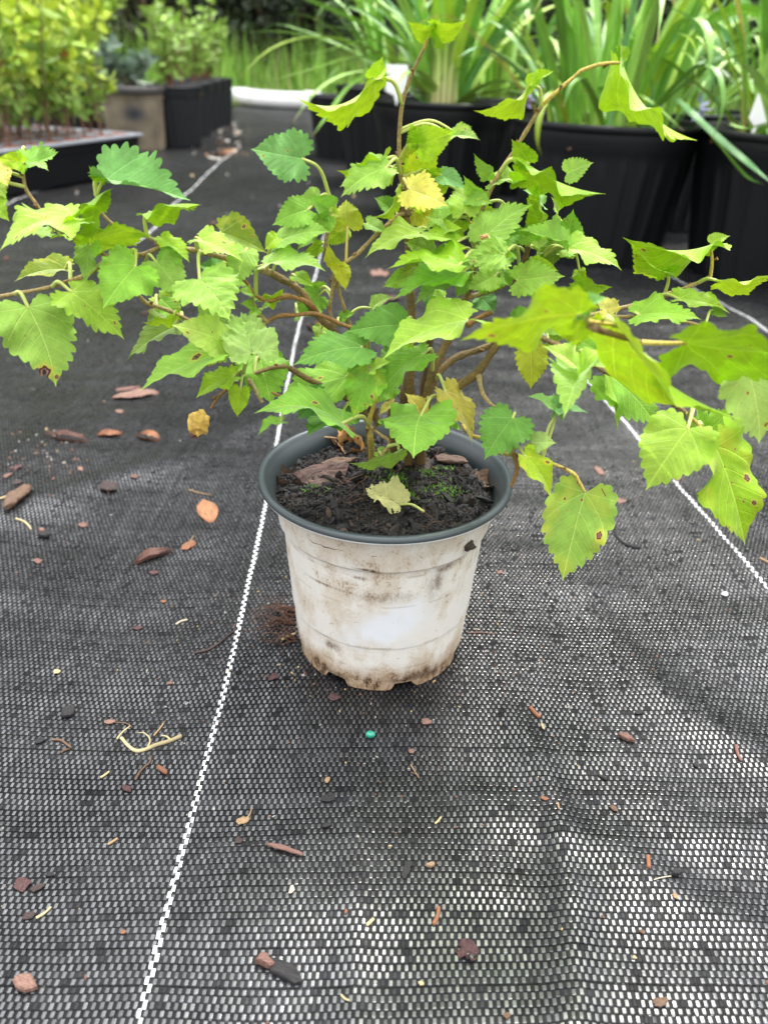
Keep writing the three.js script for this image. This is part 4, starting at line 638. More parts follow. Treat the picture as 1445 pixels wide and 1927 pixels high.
function tree(x, z, h, w, label, tint, seed) {
  const r = rng(seed), t = thing('woodland_tree', V(x, -0.05, z), label, 'tree', 'trees along the edge of the nursery'), lean = (r() - 0.5) * 0.6;
  const limbs = [tube([V(0, 0, 0), V(lean * 0.3, h * 0.25, 0.1), V(lean * 0.6, h * 0.55, 0), V(lean, h * 0.92, 0.1)], [0.13, 0.10, 0.07, 0.02], 10, 5, 0.2, seed)];
  for (let i = 0; i < 6; i++) { const a = r() * 6.28, y = h * (0.22 + 0.1 * i), q = w * (0.5 + 0.4 * r()); limbs.push(tube([V(lean * y / h, y, 0), V(Math.cos(a) * q * 0.5, y + 0.35, Math.sin(a) * q * 0.5), V(Math.cos(a) * q, y + 0.5, Math.sin(a) * q)], [0.05, 0.035, 0.012], 6, 3)); }
  mesh('trunk', mergeGeometries(limbs), M.trunk, t);
  const mats = [], cols = []; for (let i = 0; i < 6500; i++) { const y = h * (0.1 + 0.95 * r()), a = r() * 6.28, k = Math.sin(clamp((y / h - 0.04) / 1.02) * Math.PI) ** 0.6, q = w * k * Math.sqrt(r()) * (1 + 0.35 * n3(Math.cos(a) * 2 + seed, y * 0.9, Math.sin(a) * 2)); if (n3(Math.cos(a) * q * 1.1 + seed, y * 1.1, Math.sin(a) * q * 1.1) < -0.16) continue; const s = 0.18 + 0.2 * r(); mats.push(pose(V(Math.cos(a) * q + lean * y / h, y, Math.sin(a) * q), turned(r() * 6.28, r() * 6.28, r() * 6.28), s)); const b = 0.5 + 0.8 * r(); cols.push(col(tint[0] * b, tint[1] * b, tint[2] * b)); }
  tag(instanced('crown', leafQuad, M.foliage, mats, cols, t), null, null, null, 'stuff');
}
[[-4.6, -9.6, 8.6, 2.5, 'dark woodland tree at the far left behind the seedlings', [0.05, 0.10, 0.02], 3], [-2.7, -10.4, 9.4, 2.6, 'woodland tree behind the far end of the row of black pots', [0.04, 0.085, 0.02], 5], [-0.9, -9.8, 8.8, 2.5, 'woodland tree behind the white pipe and long grass', [0.035, 0.07, 0.02], 7], [1.2, -10.6, 9.6, 2.6, 'woodland tree behind the strap-leaved clump above the upright stem', [0.045, 0.09, 0.02], 9], [3.2, -9.4, 8.8, 2.5, 'woodland tree behind the right-hand strap-leaved clumps', [0.045, 0.10, 0.02], 11], [5.4, -8.6, 8.4, 2.5, 'woodland tree behind the clump in the rightmost black pot', [0.05, 0.10, 0.025], 13]].forEach((a) => tree(...a));
{
  const r = rng(808), mats = [], cols = []; for (let i = 0; i < 26000; i++) { const x = -26 + 52 * r(), top = 8.5 + 2 * n3(x * 0.25, 3) + 1.2 * n3(x * 0.8, 9), y = top * r() ** 0.9; mats.push(pose(V(x, y, -13.5 - 4 * r() - 0.02 * x * x * 0), turned(r() * 6.28, r() * 6.28, r() * 6.28), 0.4 + 0.35 * r())); const b = 0.5 + 0.8 * r(); cols.push(col(0.035 * b, 0.065 * b, 0.018 * b)); }
  for (let i = 0; i < 16000; i++) { const x = -16 + 32 * r(); mats.push(pose(V(x, 2.6 * r(), -12.6 - 1.2 * r()), turned(r() * 6.28, r() * 6.28, r() * 6.28), 0.25 + 0.3 * r())); const b = 0.4 + 0.8 * r(), d = r() < 0.35; cols.push(d ? col(0.05 * b, 0.04 * b, 0.025 * b) : col(0.03 * b, 0.055 * b, 0.016 * b)); }
  tag(instanced('woodland', leafQuad, M.foliage, mats, cols), 'dark far wood closing the view behind the nearer trees', 'woodland', null, 'stuff');
}
function shrub(x, z, h, w, label, tint, seed, n = 2600, name = 'shrub') {
  const r = rng(seed), t = thing(name, V(x, -0.05, z), label, 'shrub'), st = [];
  for (let i = 0; i < 6; i++) { const a = r() * 6.28; st.push(tube([V(0, 0, 0), V(Math.cos(a) * w * 0.3, h * 0.4, Math.sin(a) * w * 0.3), V(Math.cos(a) * w * 0.6, h * 0.8, Math.sin(a) * w * 0.6)], [0.018, 0.012, 0.005], 5, 3)); }
  mesh('stem', mergeGeometries(st), M.trunk, t);
  const mats = [], cols = []; for (let i = 0; i < n; i++) { const a = r() * 6.28, e = Math.acos(2 * r() - 1), q = 0.45 + 0.55 * Math.cbrt(r()), k = q * (1 + 0.4 * n3(Math.cos(a) * 2 + seed, e * 2, Math.sin(a) * 2)); mats.push(pose(V(Math.sin(e) * Math.cos(a) * w * k, h * (0.55 + 0.5 * Math.cos(e) * k), Math.sin(e) * Math.sin(a) * w * k), turned(r() * 6.28, r() * 6.28, r() * 6.28), 0.06 + 0.06 * r())); const b = 0.4 + 0.9 * r(); cols.push(col(tint[0] * b, tint[1] * b, tint[2] * b)); }
  tag(instanced('foliage', leafQuad, M.foliage, mats, cols, t), null, null, null, 'stuff');
}
[[-3.9, -8.2, 1.3, 0.8, 'dark green shrub behind the tall seedlings', [0.11, 0.19, 0.03], 21], [-2.5, -8.9, 1.5, 0.9, 'brownish undergrowth bush in the shade left of the pipe', [0.08, 0.09, 0.03], 22], [-1.2, -8.8, 1.4, 0.8, 'dark bush in the shade above the white pipe', [0.035, 0.06, 0.018], 23], [0.2, -8.7, 1.5, 0.9, 'shady bush behind the fan of strap leaves', [0.04, 0.07, 0.02], 24], [1.7, -8.4, 1.4, 0.9, 'dark bush between the two middle strap-leaved clumps', [0.045, 0.08, 0.02], 25], [3.1, -7.8, 1.3, 0.9, 'green bush behind the wide black pot', [0.05, 0.10, 0.02], 26], [4.4, -7.0, 1.3, 0.9, 'green bush behind the rightmost black pot', [0.05, 0.10, 0.02], 27]].forEach((a) => shrub(...a));

// ---------- black nursery pots and their strap-leaved plants ----------
M.black = phys({ color: col(0.0055, 0.006, 0.0072), roughness: 0.42, ior: 1.4, bumpMap: texOf(256, 256, (u, v) => { const k = 128 + 60 * fbm(u * 10, v * 10, 3, 4); return [k, k, k]; }), bumpScale: 0.0006 });
M.blackDusty = phys({ color: col(0.010, 0.011, 0.013), roughness: 0.5, ior: 1.4 });
M.bark_mulch = std({ map: texOf(256, 256, (u, v) => { const k = fbm(u * 30, v * 30, 3, 3); return [92 + 90 * k, 62 + 66 * k, 48 + 52 * k]; }, true), roughness: 0.95 });
function blackPot(name, x, z, rr, rb, h, label, ribs, mat = M.black, group) {
  const t = thing(name, V(x, 0, z), label, 'plant pot', group), band = rr * 0.975;
  const rAt = (y) => lerp(rb, rr * 0.955, y / (h * 0.86));
  const prof = []; for (let i = 0; i <= 14; i++) { const y = h * 0.83 * i / 14; prof.push([rAt(y), y]); }
  prof.push([band, h * 0.855], [band, h * 0.90], [rr * 0.985, h * 0.905], [rr * 0.985, h * 0.95]);
  const y0 = -0.002; mesh('wall', lathe(prof, ribs * 8, (th, r, y) => [r * (1 + (y < h * 0.8 ? 0.012 * sstep(0, 0.1, y / h) * sstep(0.8, 0.7, y / h) * (Math.cos(th * ribs) > 0.2 ? 1 : -0.4) : 0)), y + y0]), mat, t);
  mesh('rim', lathe([[rr * 0.985, h * 0.95], [rr * 1.01, h * 0.955], [rr * 1.015, h * 0.985], [rr, h], [rr * 0.975, h * 0.99], [rr * 0.95, h * 0.9], [rr * 0.93, h * 0.8]], ribs * 4), mat, t);
  const g = new THREE.CircleGeometry(rr * 0.945, 40, 0, 6.2832); const rings = lathe([[0.001, h * 0.93], [rr * 0.3, h * 0.93], [rr * 0.6, h * 0.925], [rr * 0.8, h * 0.915], [rr * 0.94, h * 0.90]], 40, (th, r, y) => [r, y + 0.012 * n3(Math.sin(th) * r * 30, Math.cos(th) * r * 30, x * 9)]);
  const soil = mesh('soil', rings, M.bark_mulch, t); g.dispose();
  const r = rng(Math.floor(x * 1000) + 77), mats = [], cols = []; for (let i = 0; i < 160; i++) { const a = r() * 6.28, q = Math.sqrt(r()) * rr * 0.92; mats.push(pose(V(Math.sin(a) * q, h * 0.925 - 0.02 * (q / rr), Math.cos(a) * q), turned(r() * 6, r(), r()), V(0.008 + 0.012 * r(), 0.004, 0.006 + 0.005 * r()))); const b = 0.4 + 0.9 * r(); cols.push(col(0.16 * b, 0.09 * b, 0.06 * b)); }
  tag(instanced('bark_chip', chunk(4), std({ color: 0xffffff, roughness: 0.9 }), mats, cols, soil), null, null, null, 'stuff');
  return t;
}
const strapMats = [[0.13, 0.30, 0.03], [0.21, 0.43, 0.05], [0.32, 0.54, 0.10], [0.40, 0.56, 0.05], [0.19, 0.40, 0.15], [0.55, 0.46, 0.12]].map((c) => phys({ color: col(1, 1, 1), map: texOf(64, 128, (u, v) => { const k = 1 + 0.16 * Math.sin(u * 40) + 0.2 * n3(u * 4, v * 6, c[0] * 40), e = sstep(0.94, 1, v); return [srgb(lerp(c[0], 0.34, e)) * k, srgb(lerp(c[1], 0.2, e)) * k, srgb(lerp(c[2], 0.05, e)) * k]; }, true, false), roughness: 0.42, transmission: 0.32, thickness: 0 }));
function strap(parent, pts, width, mi, origin) {
  const c = new THREE.CatmullRomCurve3(pts.map((p) => p.clone().sub(origin)), false, 'centripetal'), n = 18, pos = [], uv = [], idx = []; let side = null;
  for (let i = 0; i <= n; i++) {
    const t = i / n, p = c.getPoint(t), d = c.getTangent(t), s0 = d.clone().cross(V(0, 1, 0)); if (!side) side = s0.lengthSq() > 0.05 ? s0.normalize() : V(1, 0, 0); else { const q = side.clone().addScaledVector(d, -side.dot(d)).normalize(); side = q; }
    const nn = side.clone().cross(d), w = width * 0.5 * (0.72 + 0.28 * sstep(0, 0.3, t)) * (1 - sstep(0.62, 1, t) ** 1.6 * 0.93);
    for (const k of [-1, -0.5, 0, 0.5, 1]) { const q = p.clone().addScaledVector(side, k * w).addScaledVector(nn, Math.abs(k) * w * 0.28); pos.push(q.x, q.y, q.z); uv.push((k + 1) / 2, t); }
  }
  for (let i = 0; i < n; i++) for (let j = 0; j < 4; j++) { const a = i * 5 + j, b = a + 5; idx.push(a, a + 1, b, b, a + 1, b + 1); }
  return mesh('leaf', geo(pos, idx, uv), strapMats[mi], parent);
}
function clump(x, z, y0, n, o, label, seed) {
  const r = rng(seed), base = V(x, y0, z), t = thing('strap_leaved_plant', base, label, 'potted plant');
  for (let i = 0; i < n; i++) {
    const a = r() * 6.28, q = o.spread * Math.sqrt(r()), L = o.len * (0.55 + 0.6 * r()), el0 = lerp(1.5, o.low, r() ** 1.3), droop = o.droop * (0.4 + r()), out = a + (r() - 0.5) * 0.9, p = base.clone().add(V(Math.cos(a) * q, -0.01, Math.sin(a) * q)), pts = [p.clone()];
    let el = el0; const flop = r() < (o.flop ?? 0.2) ? 0.35 + 0.4 * r() : 9;
    for (let k = 0; k < 7; k++) { if (k / 7 > flop) el -= 0.75; else el -= droop / 7 * (0.4 + k / 5); p.add(V(Math.cos(out) * Math.cos(el), Math.sin(el), Math.sin(out) * Math.cos(el)).multiplyScalar(L / 7)); if (p.y < 0.28 && k > 2 && Math.hypot(p.x - x, p.z - z) < 0.2) p.y = 0.29; pts.push(p.clone()); }
    const m = r(); strap(t, pts, o.width * (0.6 + 0.5 * r()), m < 0.22 ? 0 : m < 0.48 ? 1 : m < 0.72 ? 2 : m < 0.86 ? 3 : m < 0.97 ? 4 : 5, base);
  }
  return t;
}
const POTS = { c: [0.425, -1.75], b: [0.118, -2.15], b1: [-0.02, -2.8], a: [-0.205, -3.35], d: [0.765, -1.64], e: [1.0, -1.33] };
blackPot('black_pot', ...POTS.c, 0.188, 0.146, 0.268, 'wide black nursery pot on the right, nearest of those standing wholly in view', 26);
blackPot('black_pot', ...POTS.b, 0.182, 0.138, 0.275, 'black nursery pot behind the upright stem, under the big fan of strap leaves', 26);
blackPot('black_pot', ...POTS.b1, 0.18, 0.138, 0.275, 'black nursery pot mostly hidden behind the pot with the big leaf fan', 26);
blackPot('black_pot', ...POTS.a, 0.14, 0.112, 0.22, 'small black pot farthest back, beside the end of the white pipe', 24);
blackPot('black_pot', ...POTS.d, 0.188, 0.146, 0.268, 'black nursery pot cut off by the right edge of the photo, behind the white tag', 26);
blackPot('black_pot', 0.70, -2.2, 0.182, 0.14, 0.268, 'black pot in the dark gap behind the two nearest pots on the right', 26);
blackPot('black_pot', 0.30, -2.62, 0.182, 0.14, 0.268, 'black pot in the dark gap between the big fan and the wide pot', 26);
blackPot('black_pot', ...POTS.e, 0.188, 0.146, 0.268, 'black pot at the right edge of which only the foot shows', 26);
const clB = clump(...POTS.b, 0.27, 54, { spread: 0.05, len: 0.52, low: 0.25, droop: 1.0, width: 0.026, flop: 0.12 }, 'big fan of arching strap leaves with a pale leek-like base', 41);
const clC = clump(...POTS.c, 0.255, 74, { spread: 0.13, len: 0.42, low: 0.75, droop: 0.7, width: 0.017, flop: 0.5 }, 'dense clump of upright narrow strap leaves in the wide black pot', 43);
const clD = clump(...POTS.d, 0.255, 66, { spread: 0.12, len: 0.46, low: 0.6, droop: 0.8, width: 0.019, flop: 0.3 }, 'clump of strap leaves in the pot cut off by the right edge', 44);
clump(0.70, -2.2, 0.255, 44, { spread: 0.1, len: 0.44, low: 0.6, droop: 0.8, width: 0.018, flop: 0.25 }, 'strap-leaved clump standing behind the two nearest clumps on the right', 46);
clump(0.30, -2.62, 0.255, 40, { spread: 0.1, len: 0.44, low: 0.5, droop: 0.9, width: 0.018, flop: 0.25 }, 'strap-leaved clump seen between the big fan and the dense clump', 47);
const clB1 = clump(...POTS.b1, 0.265, 40, { spread: 0.08, len: 0.42, low: 0.5, droop: 0.9, width: 0.018 }, 'strap-leaved clump half hidden behind the big fan', 45);
const through = (t, px, z, w, m) => strap(t, px.map(([x, y], i) => onPlane(x, y, Array.isArray(z) ? lerp(z[0], z[1], i / (px.length - 1)) : z)), w, m, t.position);
for (const [px, z, w, m] of [[[[822, 150], [760, 92], [660, 38], [545, -12], [480, -40]], [-2.14, -1.95], 0.036, 1], [[[815, 150], [760, 90], [690, 78], [600, 100], [512, 104]], [-2.13, -1.95], 0.016, 2], [[[812, 155], [760, 120], [680, 108], [580, 134], [498, 155]], [-2.12, -1.9], 0.020, 2], [[[805, 158], [740, 130], [665, 158], [622, 212], [588, 256]], [-2.1, -1.86], 0.020, 1], [[[800, 160], [745, 140], [695, 170], [662, 212], [624, 229]], [-2.1, -1.88], 0.012, 3], [[[828, 150], [900, 60], [985, 22], [1030, -30]], -2.08, 0.028, 1], [[[830, 150], [880, 50], [905, -40]], -2.1, 0.03, 1], [[[824, 150], [845, 40], [850, -60]], -2.12, 0.028, 2], [[[818, 150], [790, 40], [745, -40]], -2.1, 0.028, 0], [[[826, 152], [920, 100], [1010, 70], [1070, 90]], [-2.1, -1.9], 0.02, 2], [[[820, 150], [770, 60], [700, -20]], -2.12, 0.024, 1]]) through(clB, px, z, w, m);
for (const [px, z, w, m] of [[[[1080, 178], [1150, 164], [1215, 188], [1286, 247]], [-1.7, -1.52], 0.013, 2], [[[1120, 210], [1140, 120], [1160, 20], [1165, -60]], -1.66, 0.024, 1], [[[1180, 210], [1190, 100], [1240, -20]], -1.68, 0.026, 1], [[[1060, 190], [1080, 90], [1090, -40]], -1.7, 0.02, 1], [[[1230, 215], [1215, 120], [1170, 30]], -1.66, 0.018, 4], [[[1010, 190], [970, 130], [905, 92], [860, 108]], [-1.75, -1.6], 0.016, 4], [[[1020, 188], [1000, 100], [960, 40], [920, 12]], -1.75, 0.017, 2], [[[1250, 225], [1290, 120], [1330, 20]], -1.66, 0.02, 1]]) through(clC, px, z, w, m);
for (const [px, z, w, m] of [[[[1270, 185], [1310, 225], [1385, 292], [1460, 352]], [-1.62, -1.42], 0.020, 4], [[[1300, 205], [1350, 270], [1405, 335], [1440, 348]], [-1.62, -1.45], 0.012, 0], [[[1370, 235], [1400, 244], [1460, 226]], [-1.5, -1.46], 0.022, 2], [[[1400, 220], [1395, 110], [1370, 0]], -1.6, 0.022, 1], [[[1420, 220], [1440, 110], [1430, 0]], -1.58, 0.024, 2], [[[1350, 215], [1330, 110], [1300, 40], [1250, 10]], -1.62, 0.02, 4]]) through(clD, px, z, w, m);
// the pale leek-like foot of the big fan
{ const g = lathe([[0.026, 0], [0.03, 0.02], [0.028, 0.06], [0.034, 0.11], [0.05, 0.15]], 30, (th, r, y) => [r * (1 + 0.14 * Math.sin(th * 9 + y * 20)), y]); g.translate(-0.01, -0.015, 0.05); mesh('bulb', g, std({ map: texOf(64, 64, (u, v) => { const k = 0.9 + 0.2 * Math.sin(u * 80); return [lerp(214, 130, v) * k, lerp(206, 168, v) * k, lerp(150, 60, v) * k]; }, true), roughness: 0.6 }), clB); }
// white plant tags, lavender blossoms
M.tag = std({ color: col(0.82, 0.82, 0.82), roughness: 0.5 });
function tagStake(px, py, z, w, h, tilt, label) { const b = onPlane(px, py, z), t = thing('plant_tag', b, label, 'plant tag'); t.rotation.set(-0.1, 0.15, tilt); const s = new THREE.Shape(); s.moveTo(-w / 2, 0); s.lineTo(-w / 2, h); s.lineTo(w / 2, h); s.lineTo(w / 2, 0); s.lineTo(w * 0.12, -0.008); s.lineTo(0, -0.03); s.lineTo(-w * 0.12, -0.008); const g = new THREE.ExtrudeGeometry(s, { depth: 0.0012, bevelEnabled: true, bevelSize: 0.0004, bevelThickness: 0.0004, bevelSegments: 1 }); mesh('tag_plate', g, M.tag, t); }
tagStake(746, 172, -1.99, 0.05, 0.052, 0.03, 'white plant tag standing left of the pale base of the leaf fan');
tagStake(1424, 228, -1.55, 0.036, 0.042, -0.22, 'white plant tag leaning at the right edge of the photo');
M.blossom = phys({ color: col(0.36, 0.32, 0.66), roughness: 0.7, transmission: 0.3, thickness: 0 });
for (const [x, y, z, t] of [[1000, 180, -1.78, clC], [1320, 206, -1.7, clC]]) { const p = onPlane(x, y, z).sub(t.position), parts = []; const r = rng(x); for (let k = 0; k < 9; k++) { const g = leafQuad.clone().scale(0.014, 0.026, 0.02); g.applyQuaternion(turned(r() * 6.28, r() * 2 - 1, r() * 2 - 1)); g.translate(p.x + (r() - 0.5) * 0.025, p.y + (r() - 0.5) * 0.02, p.z + (r() - 0.5) * 0.02); parts.push(g); } mesh('blossom', mergeGeometries(parts), M.blossom, t); }

// ---------- left: tray of seedlings and the row of pots ----------
{
  const HT = 0.115, A = onGround(264, 252, HT).setY(0), e1 = onGround(0, 285, HT).setY(0).sub(A).normalize(), e2 = V(-e1.z, 0, e1.x); if (e2.z > 0) e2.negate();
  const LEN = 0.64, WID = 0.42, tray = thing('seedling_tray', A, 'black plastic tray with a grey top holding brown-stemmed seedlings', 'seedling tray');
  const toT = (u, v, y) => V(e1.x * u + e2.x * v, y, e1.z * u + e2.z * v);
  const q = [[0.012, 0.012], [LEN - 0.012, 0.012], [LEN - 0.012, WID - 0.012], [0.012, WID - 0.012]], pos = [], idx = [];
  const ring = (ins, y) => q.forEach(([u, v]) => { const p = toT(u + Math.sign(LEN / 2 - u) * ins, v + Math.sign(WID / 2 - v) * ins, y); pos.push(p.x, p.y, p.z); });
  ring(0.01, 0.002); ring(-0.002, HT * 0.72); ring(-0.006, HT * 0.73); ring(-0.008, HT - 0.006);
  for (let k = 0; k < 3; k++) for (let i = 0; i < 4; i++) { const a = k * 4 + i, b = k * 4 + (i + 1) % 4; idx.push(a, b, a + 4, a + 4, b, b + 4); }
  const g = geo(pos, idx).toNonIndexed(); g.computeVertexNormals(); mesh('tray_wall', g, M.black, tray);
  const sh = new THREE.Shape(); sh.moveTo(-0.006, -0.006); sh.lineTo(LEN + 0.006, -0.006); sh.lineTo(LEN + 0.006, WID + 0.006); sh.lineTo(-0.006, WID + 0.006); sh.closePath();
  const cells = []; for (let i = 0; i < 8; i++) for (let j = 0; j < 4; j++) { const u = 0.05 + i * (LEN - 0.1) / 7, v = 0.05 + j * (WID - 0.1) / 3; cells.push([u, v]); const h = new THREE.Path(); h.absellipse(u, v, 0.036, 0.037, 0, 6.2832, true); sh.holes.push(h); }
  const top = new THREE.ExtrudeGeometry(sh, { depth: 0.004, bevelEnabled: true, bevelSize: 0.002, bevelThickness: 0.002, bevelSegments: 2, curveSegments: 16 }), m4 = new THREE.Matrix4().makeBasis(e1, e2, V(0, 1, 0)).setPosition(0, HT - 0.004, 0); top.applyMatrix4(m4);
  if (m4.determinant() < 0) { const ix = top.index; const p = top.attributes.position.array, n = top.attributes.normal.array; }
  top.deleteAttribute('normal'); top.computeVertexNormals();
  mesh('tray_top', top, std({ color: col(0.22, 0.23, 0.255), roughness: 0.5 }), tray);
  const r = rng(63);
  M.twig = std({ color: col(0.17, 0.085, 0.05), roughness: 0.8 });
  for (const [u, v] of cells) { const s = new THREE.SphereGeometry(0.036, 14, 8, 0, 6.2832, 0, 1.6), p = s.attributes.position; for (let i = 0; i < p.count; i++) p.setY(i, p.getY(i) * 0.35 + 0.006 * n3(p.getX(i) * 90, p.getZ(i) * 90, u * 20)); s.computeVertexNormals(); const c = toT(u, v, HT - 0.009); s.translate(c.x, c.y, c.z); mesh('soil_plug', s, std({ map: M.bark_mulch.map, color: col(1.5, 0.75, 0.45), roughness: 0.95 }), tray); }
  // one seedling of each of four builds, the others are copies turned and stretched
  const protos = [];
  for (let k = 0; k < 4; k++) {
    const rr = rng(90 + k), st = [], mats = [], cols = [], group = new THREE.Group(); const n = 3 + k % 3;
    for (let i = 0; i < n; i++) {
      const a = rr() * 6.28, h = 0.17 + 0.28 * rr(), sp = 0.03 + 0.07 * rr(), tip = V(Math.cos(a) * sp, h, Math.sin(a) * sp), mid = V(Math.cos(a) * sp * 0.35, h * 0.5, Math.sin(a) * sp * 0.35);
      st.push(tube([V(0, -0.005, 0), mid, tip], [0.002, 0.0016, 0.001], 5, 4)); const c = new THREE.CatmullRomCurve3([V(0, 0, 0), mid, tip]);
      for (let w = 0; w < 26; w++) { const t = w < 10 ? 0.9 + 0.1 * w / 10 : 0.34 + 0.58 * ((w - 10) / 16) ** 0.9, p = c.getPoint(t), th = w * 2.4 + a, el = lerp(0.1, 0.95, sstep(0.75, 1, t)) + (rr() - 0.5) * 0.5, q4 = new THREE.Quaternion().setFromUnitVectors(V(0, 1, 0), V(Math.cos(th) * Math.cos(el), Math.sin(el), Math.sin(th) * Math.cos(el))); q4.multiply(turned(rr() * 6, 0, 0)); const s = (0.036 + 0.022 * rr()) * (t < 0.5 ? 0.8 : 1); mats.push(pose(p, q4, V(s * 0.8, s, s))); const b = 0.7 + 0.6 * rr(), z = rr(); cols.push(z < 0.02 ? col(0.5, 0.16, 0.04) : t > 0.8 ? col(0.50 * b, 0.62 * b, 0.05 * b) : t > 0.55 ? col(0.34 * b, 0.50 * b, 0.05 * b) : col(0.20 * b, 0.34 * b, 0.04 * b)); }
    }
    protos.push([mergeGeometries(st), mats, cols]);
  }
  cells.forEach(([u, v], i) => {
    if (r() < (v < 0.1 ? 0.25 : 0.04)) return;
    const [st, mats, cols] = protos[i % 4], c = toT(u, v, HT - 0.004).add(A), t = thing('seedling', c, 'leafy lime green seedling on thin brown stems in the grey-topped tray', 'seedling', 'seedlings in the tray');
    t.rotation.y = r() * 6.28; const s = 0.85 + 0.4 * r(); t.scale.set(s, s * (0.9 + 0.25 * r()), s); mesh('stem', st, M.twig, t); tag(instanced('foliage', leafQuad, M.foliage, mats, cols, t), null, null, null, 'stuff');
  });
  // loose stems leaning over the tray's end, like the photograph's
  const tan = blackPot('tan_pot', -1.065, -3.47, 0.125, 0.112, 0.222, 'nursery pot with a dusty grey-brown wall and dark rim beside the seedlings', 18, std({ map: texOf(256, 128, (u, v) => { const a = u * 6.283, k = fbm(Math.cos(a) * 2, v * 2.4, Math.sin(a) * 2, 4), d = Math.exp(-(((u - 0.55) / 0.05) ** 2) - ((v - 0.62) / 0.12) ** 2); return [lerp(104 + 54 * k, 36, d), lerp(94 + 50 * k, 37, d), lerp(76 + 44 * k, 44, d)]; }, true), roughness: 0.7 }));
  tan.getObjectByName('rim').material = std({ color: col(0.05, 0.046, 0.042), roughness: 0.5 }); mesh('lip', lathe([[0.124, 0.196], [0.1285, 0.198], [0.130, 0.207], [0.1305, 0.217], [0.127, 0.2235], [0.120, 0.224]], 60), tan.getObjectByName('rim').material, tan);
  const small = (x, z, y, h, w, n, tint, s0, label, seed, cat = 'potted plant') => { const rr = rng(seed), t = thing('young_shrub', V(x, y, z), label, cat), st = [], mats = [], cols = []; for (let i = 0; i < 7; i++) { const a = rr() * 6.28, q = w * (0.3 + 0.7 * rr()), hh = h * (0.55 + 0.5 * rr()), c = new THREE.CatmullRomCurve3([V(0, -0.01, 0), V(Math.cos(a) * q * 0.4, hh * 0.55, Math.sin(a) * q * 0.4), V(Math.cos(a) * q, hh, Math.sin(a) * q)]); st.push(tube(c.points, [0.004, 0.003, 0.0015], 5, 4)); for (let k = 0; k < n / 7; k++) { const tt = 0.25 + 0.75 * rr(), p = c.getPoint(tt), th = rr() * 6.28, el = (rr() - 0.2) * 1.2, s = s0 * (0.7 + 0.6 * rr()), q4 = new THREE.Quaternion().setFromUnitVectors(V(0, 1, 0), V(Math.cos(th) * Math.cos(el), Math.sin(el), Math.sin(th) * Math.cos(el))); mats.push(pose(p.add(V((rr() - 0.5) * 0.04, (rr() - 0.5) * 0.03, (rr() - 0.5) * 0.04)), q4, V(s * 0.7, s, s))); const b = 0.6 + 0.8 * rr() * (0.5 + tt * 0.6); cols.push(col(tint[0] * b, tint[1] * b, tint[2] * b)); } } mesh('stem', mergeGeometries(st), M.twig, t); tag(instanced('foliage', leafQuad, M.foliage, mats, cols, t), null, null, null, 'stuff'); };
  small(-1.065, -3.47, 0.2, 0.16, 0.12, 170, [0.16, 0.24, 0.16], 0.055, 'low plant with dull bluish green leaves in the tan pot', 301);
  let k = 0; for (const [x, y, say] of [[330, 276, 'just behind the tan pot'], [352, 262, 'second behind the tan pot'], [372, 252, 'third behind the tan pot'], [387, 244, 'fourth behind the tan pot'], [399, 238, 'farthest along its row towards the pipe']]) { const p = onGround(x, y); p.z -= 0.1; p.x -= 0.02; blackPot('black_pot', p.x, p.z, 0.125, 0.105, 0.222, 'small ribbed black pot in the left row, ' + say, 20, M.blackDusty); small(p.x, p.z, 0.2, 0.3 + 0.06 * (k % 2), 0.15, 150, [0.26, 0.42, 0.06], 0.045, 'leafy green shrub in the ribbed black pot ' + say, 310 + k); k++; }
  for (const [x, z, s] of [[-1.4, -3.7, 'left of the tan pot'], [-1.75, -3.4, 'behind the tray at the left edge'], [-1.5, -4.3, 'behind the other seedlings, further left'], [-1.9, -4.6, 'furthest back on the left']]) { blackPot('black_pot', x, z, 0.14, 0.112, 0.222, 'black pot hidden among foliage ' + s, 20, M.blackDusty); small(x, z, 0.2, 0.42, 0.24, 330, [0.34, 0.50, 0.06], 0.055, 'bushy lime green shrub in a black pot ' + s, 330 + k++); }
}

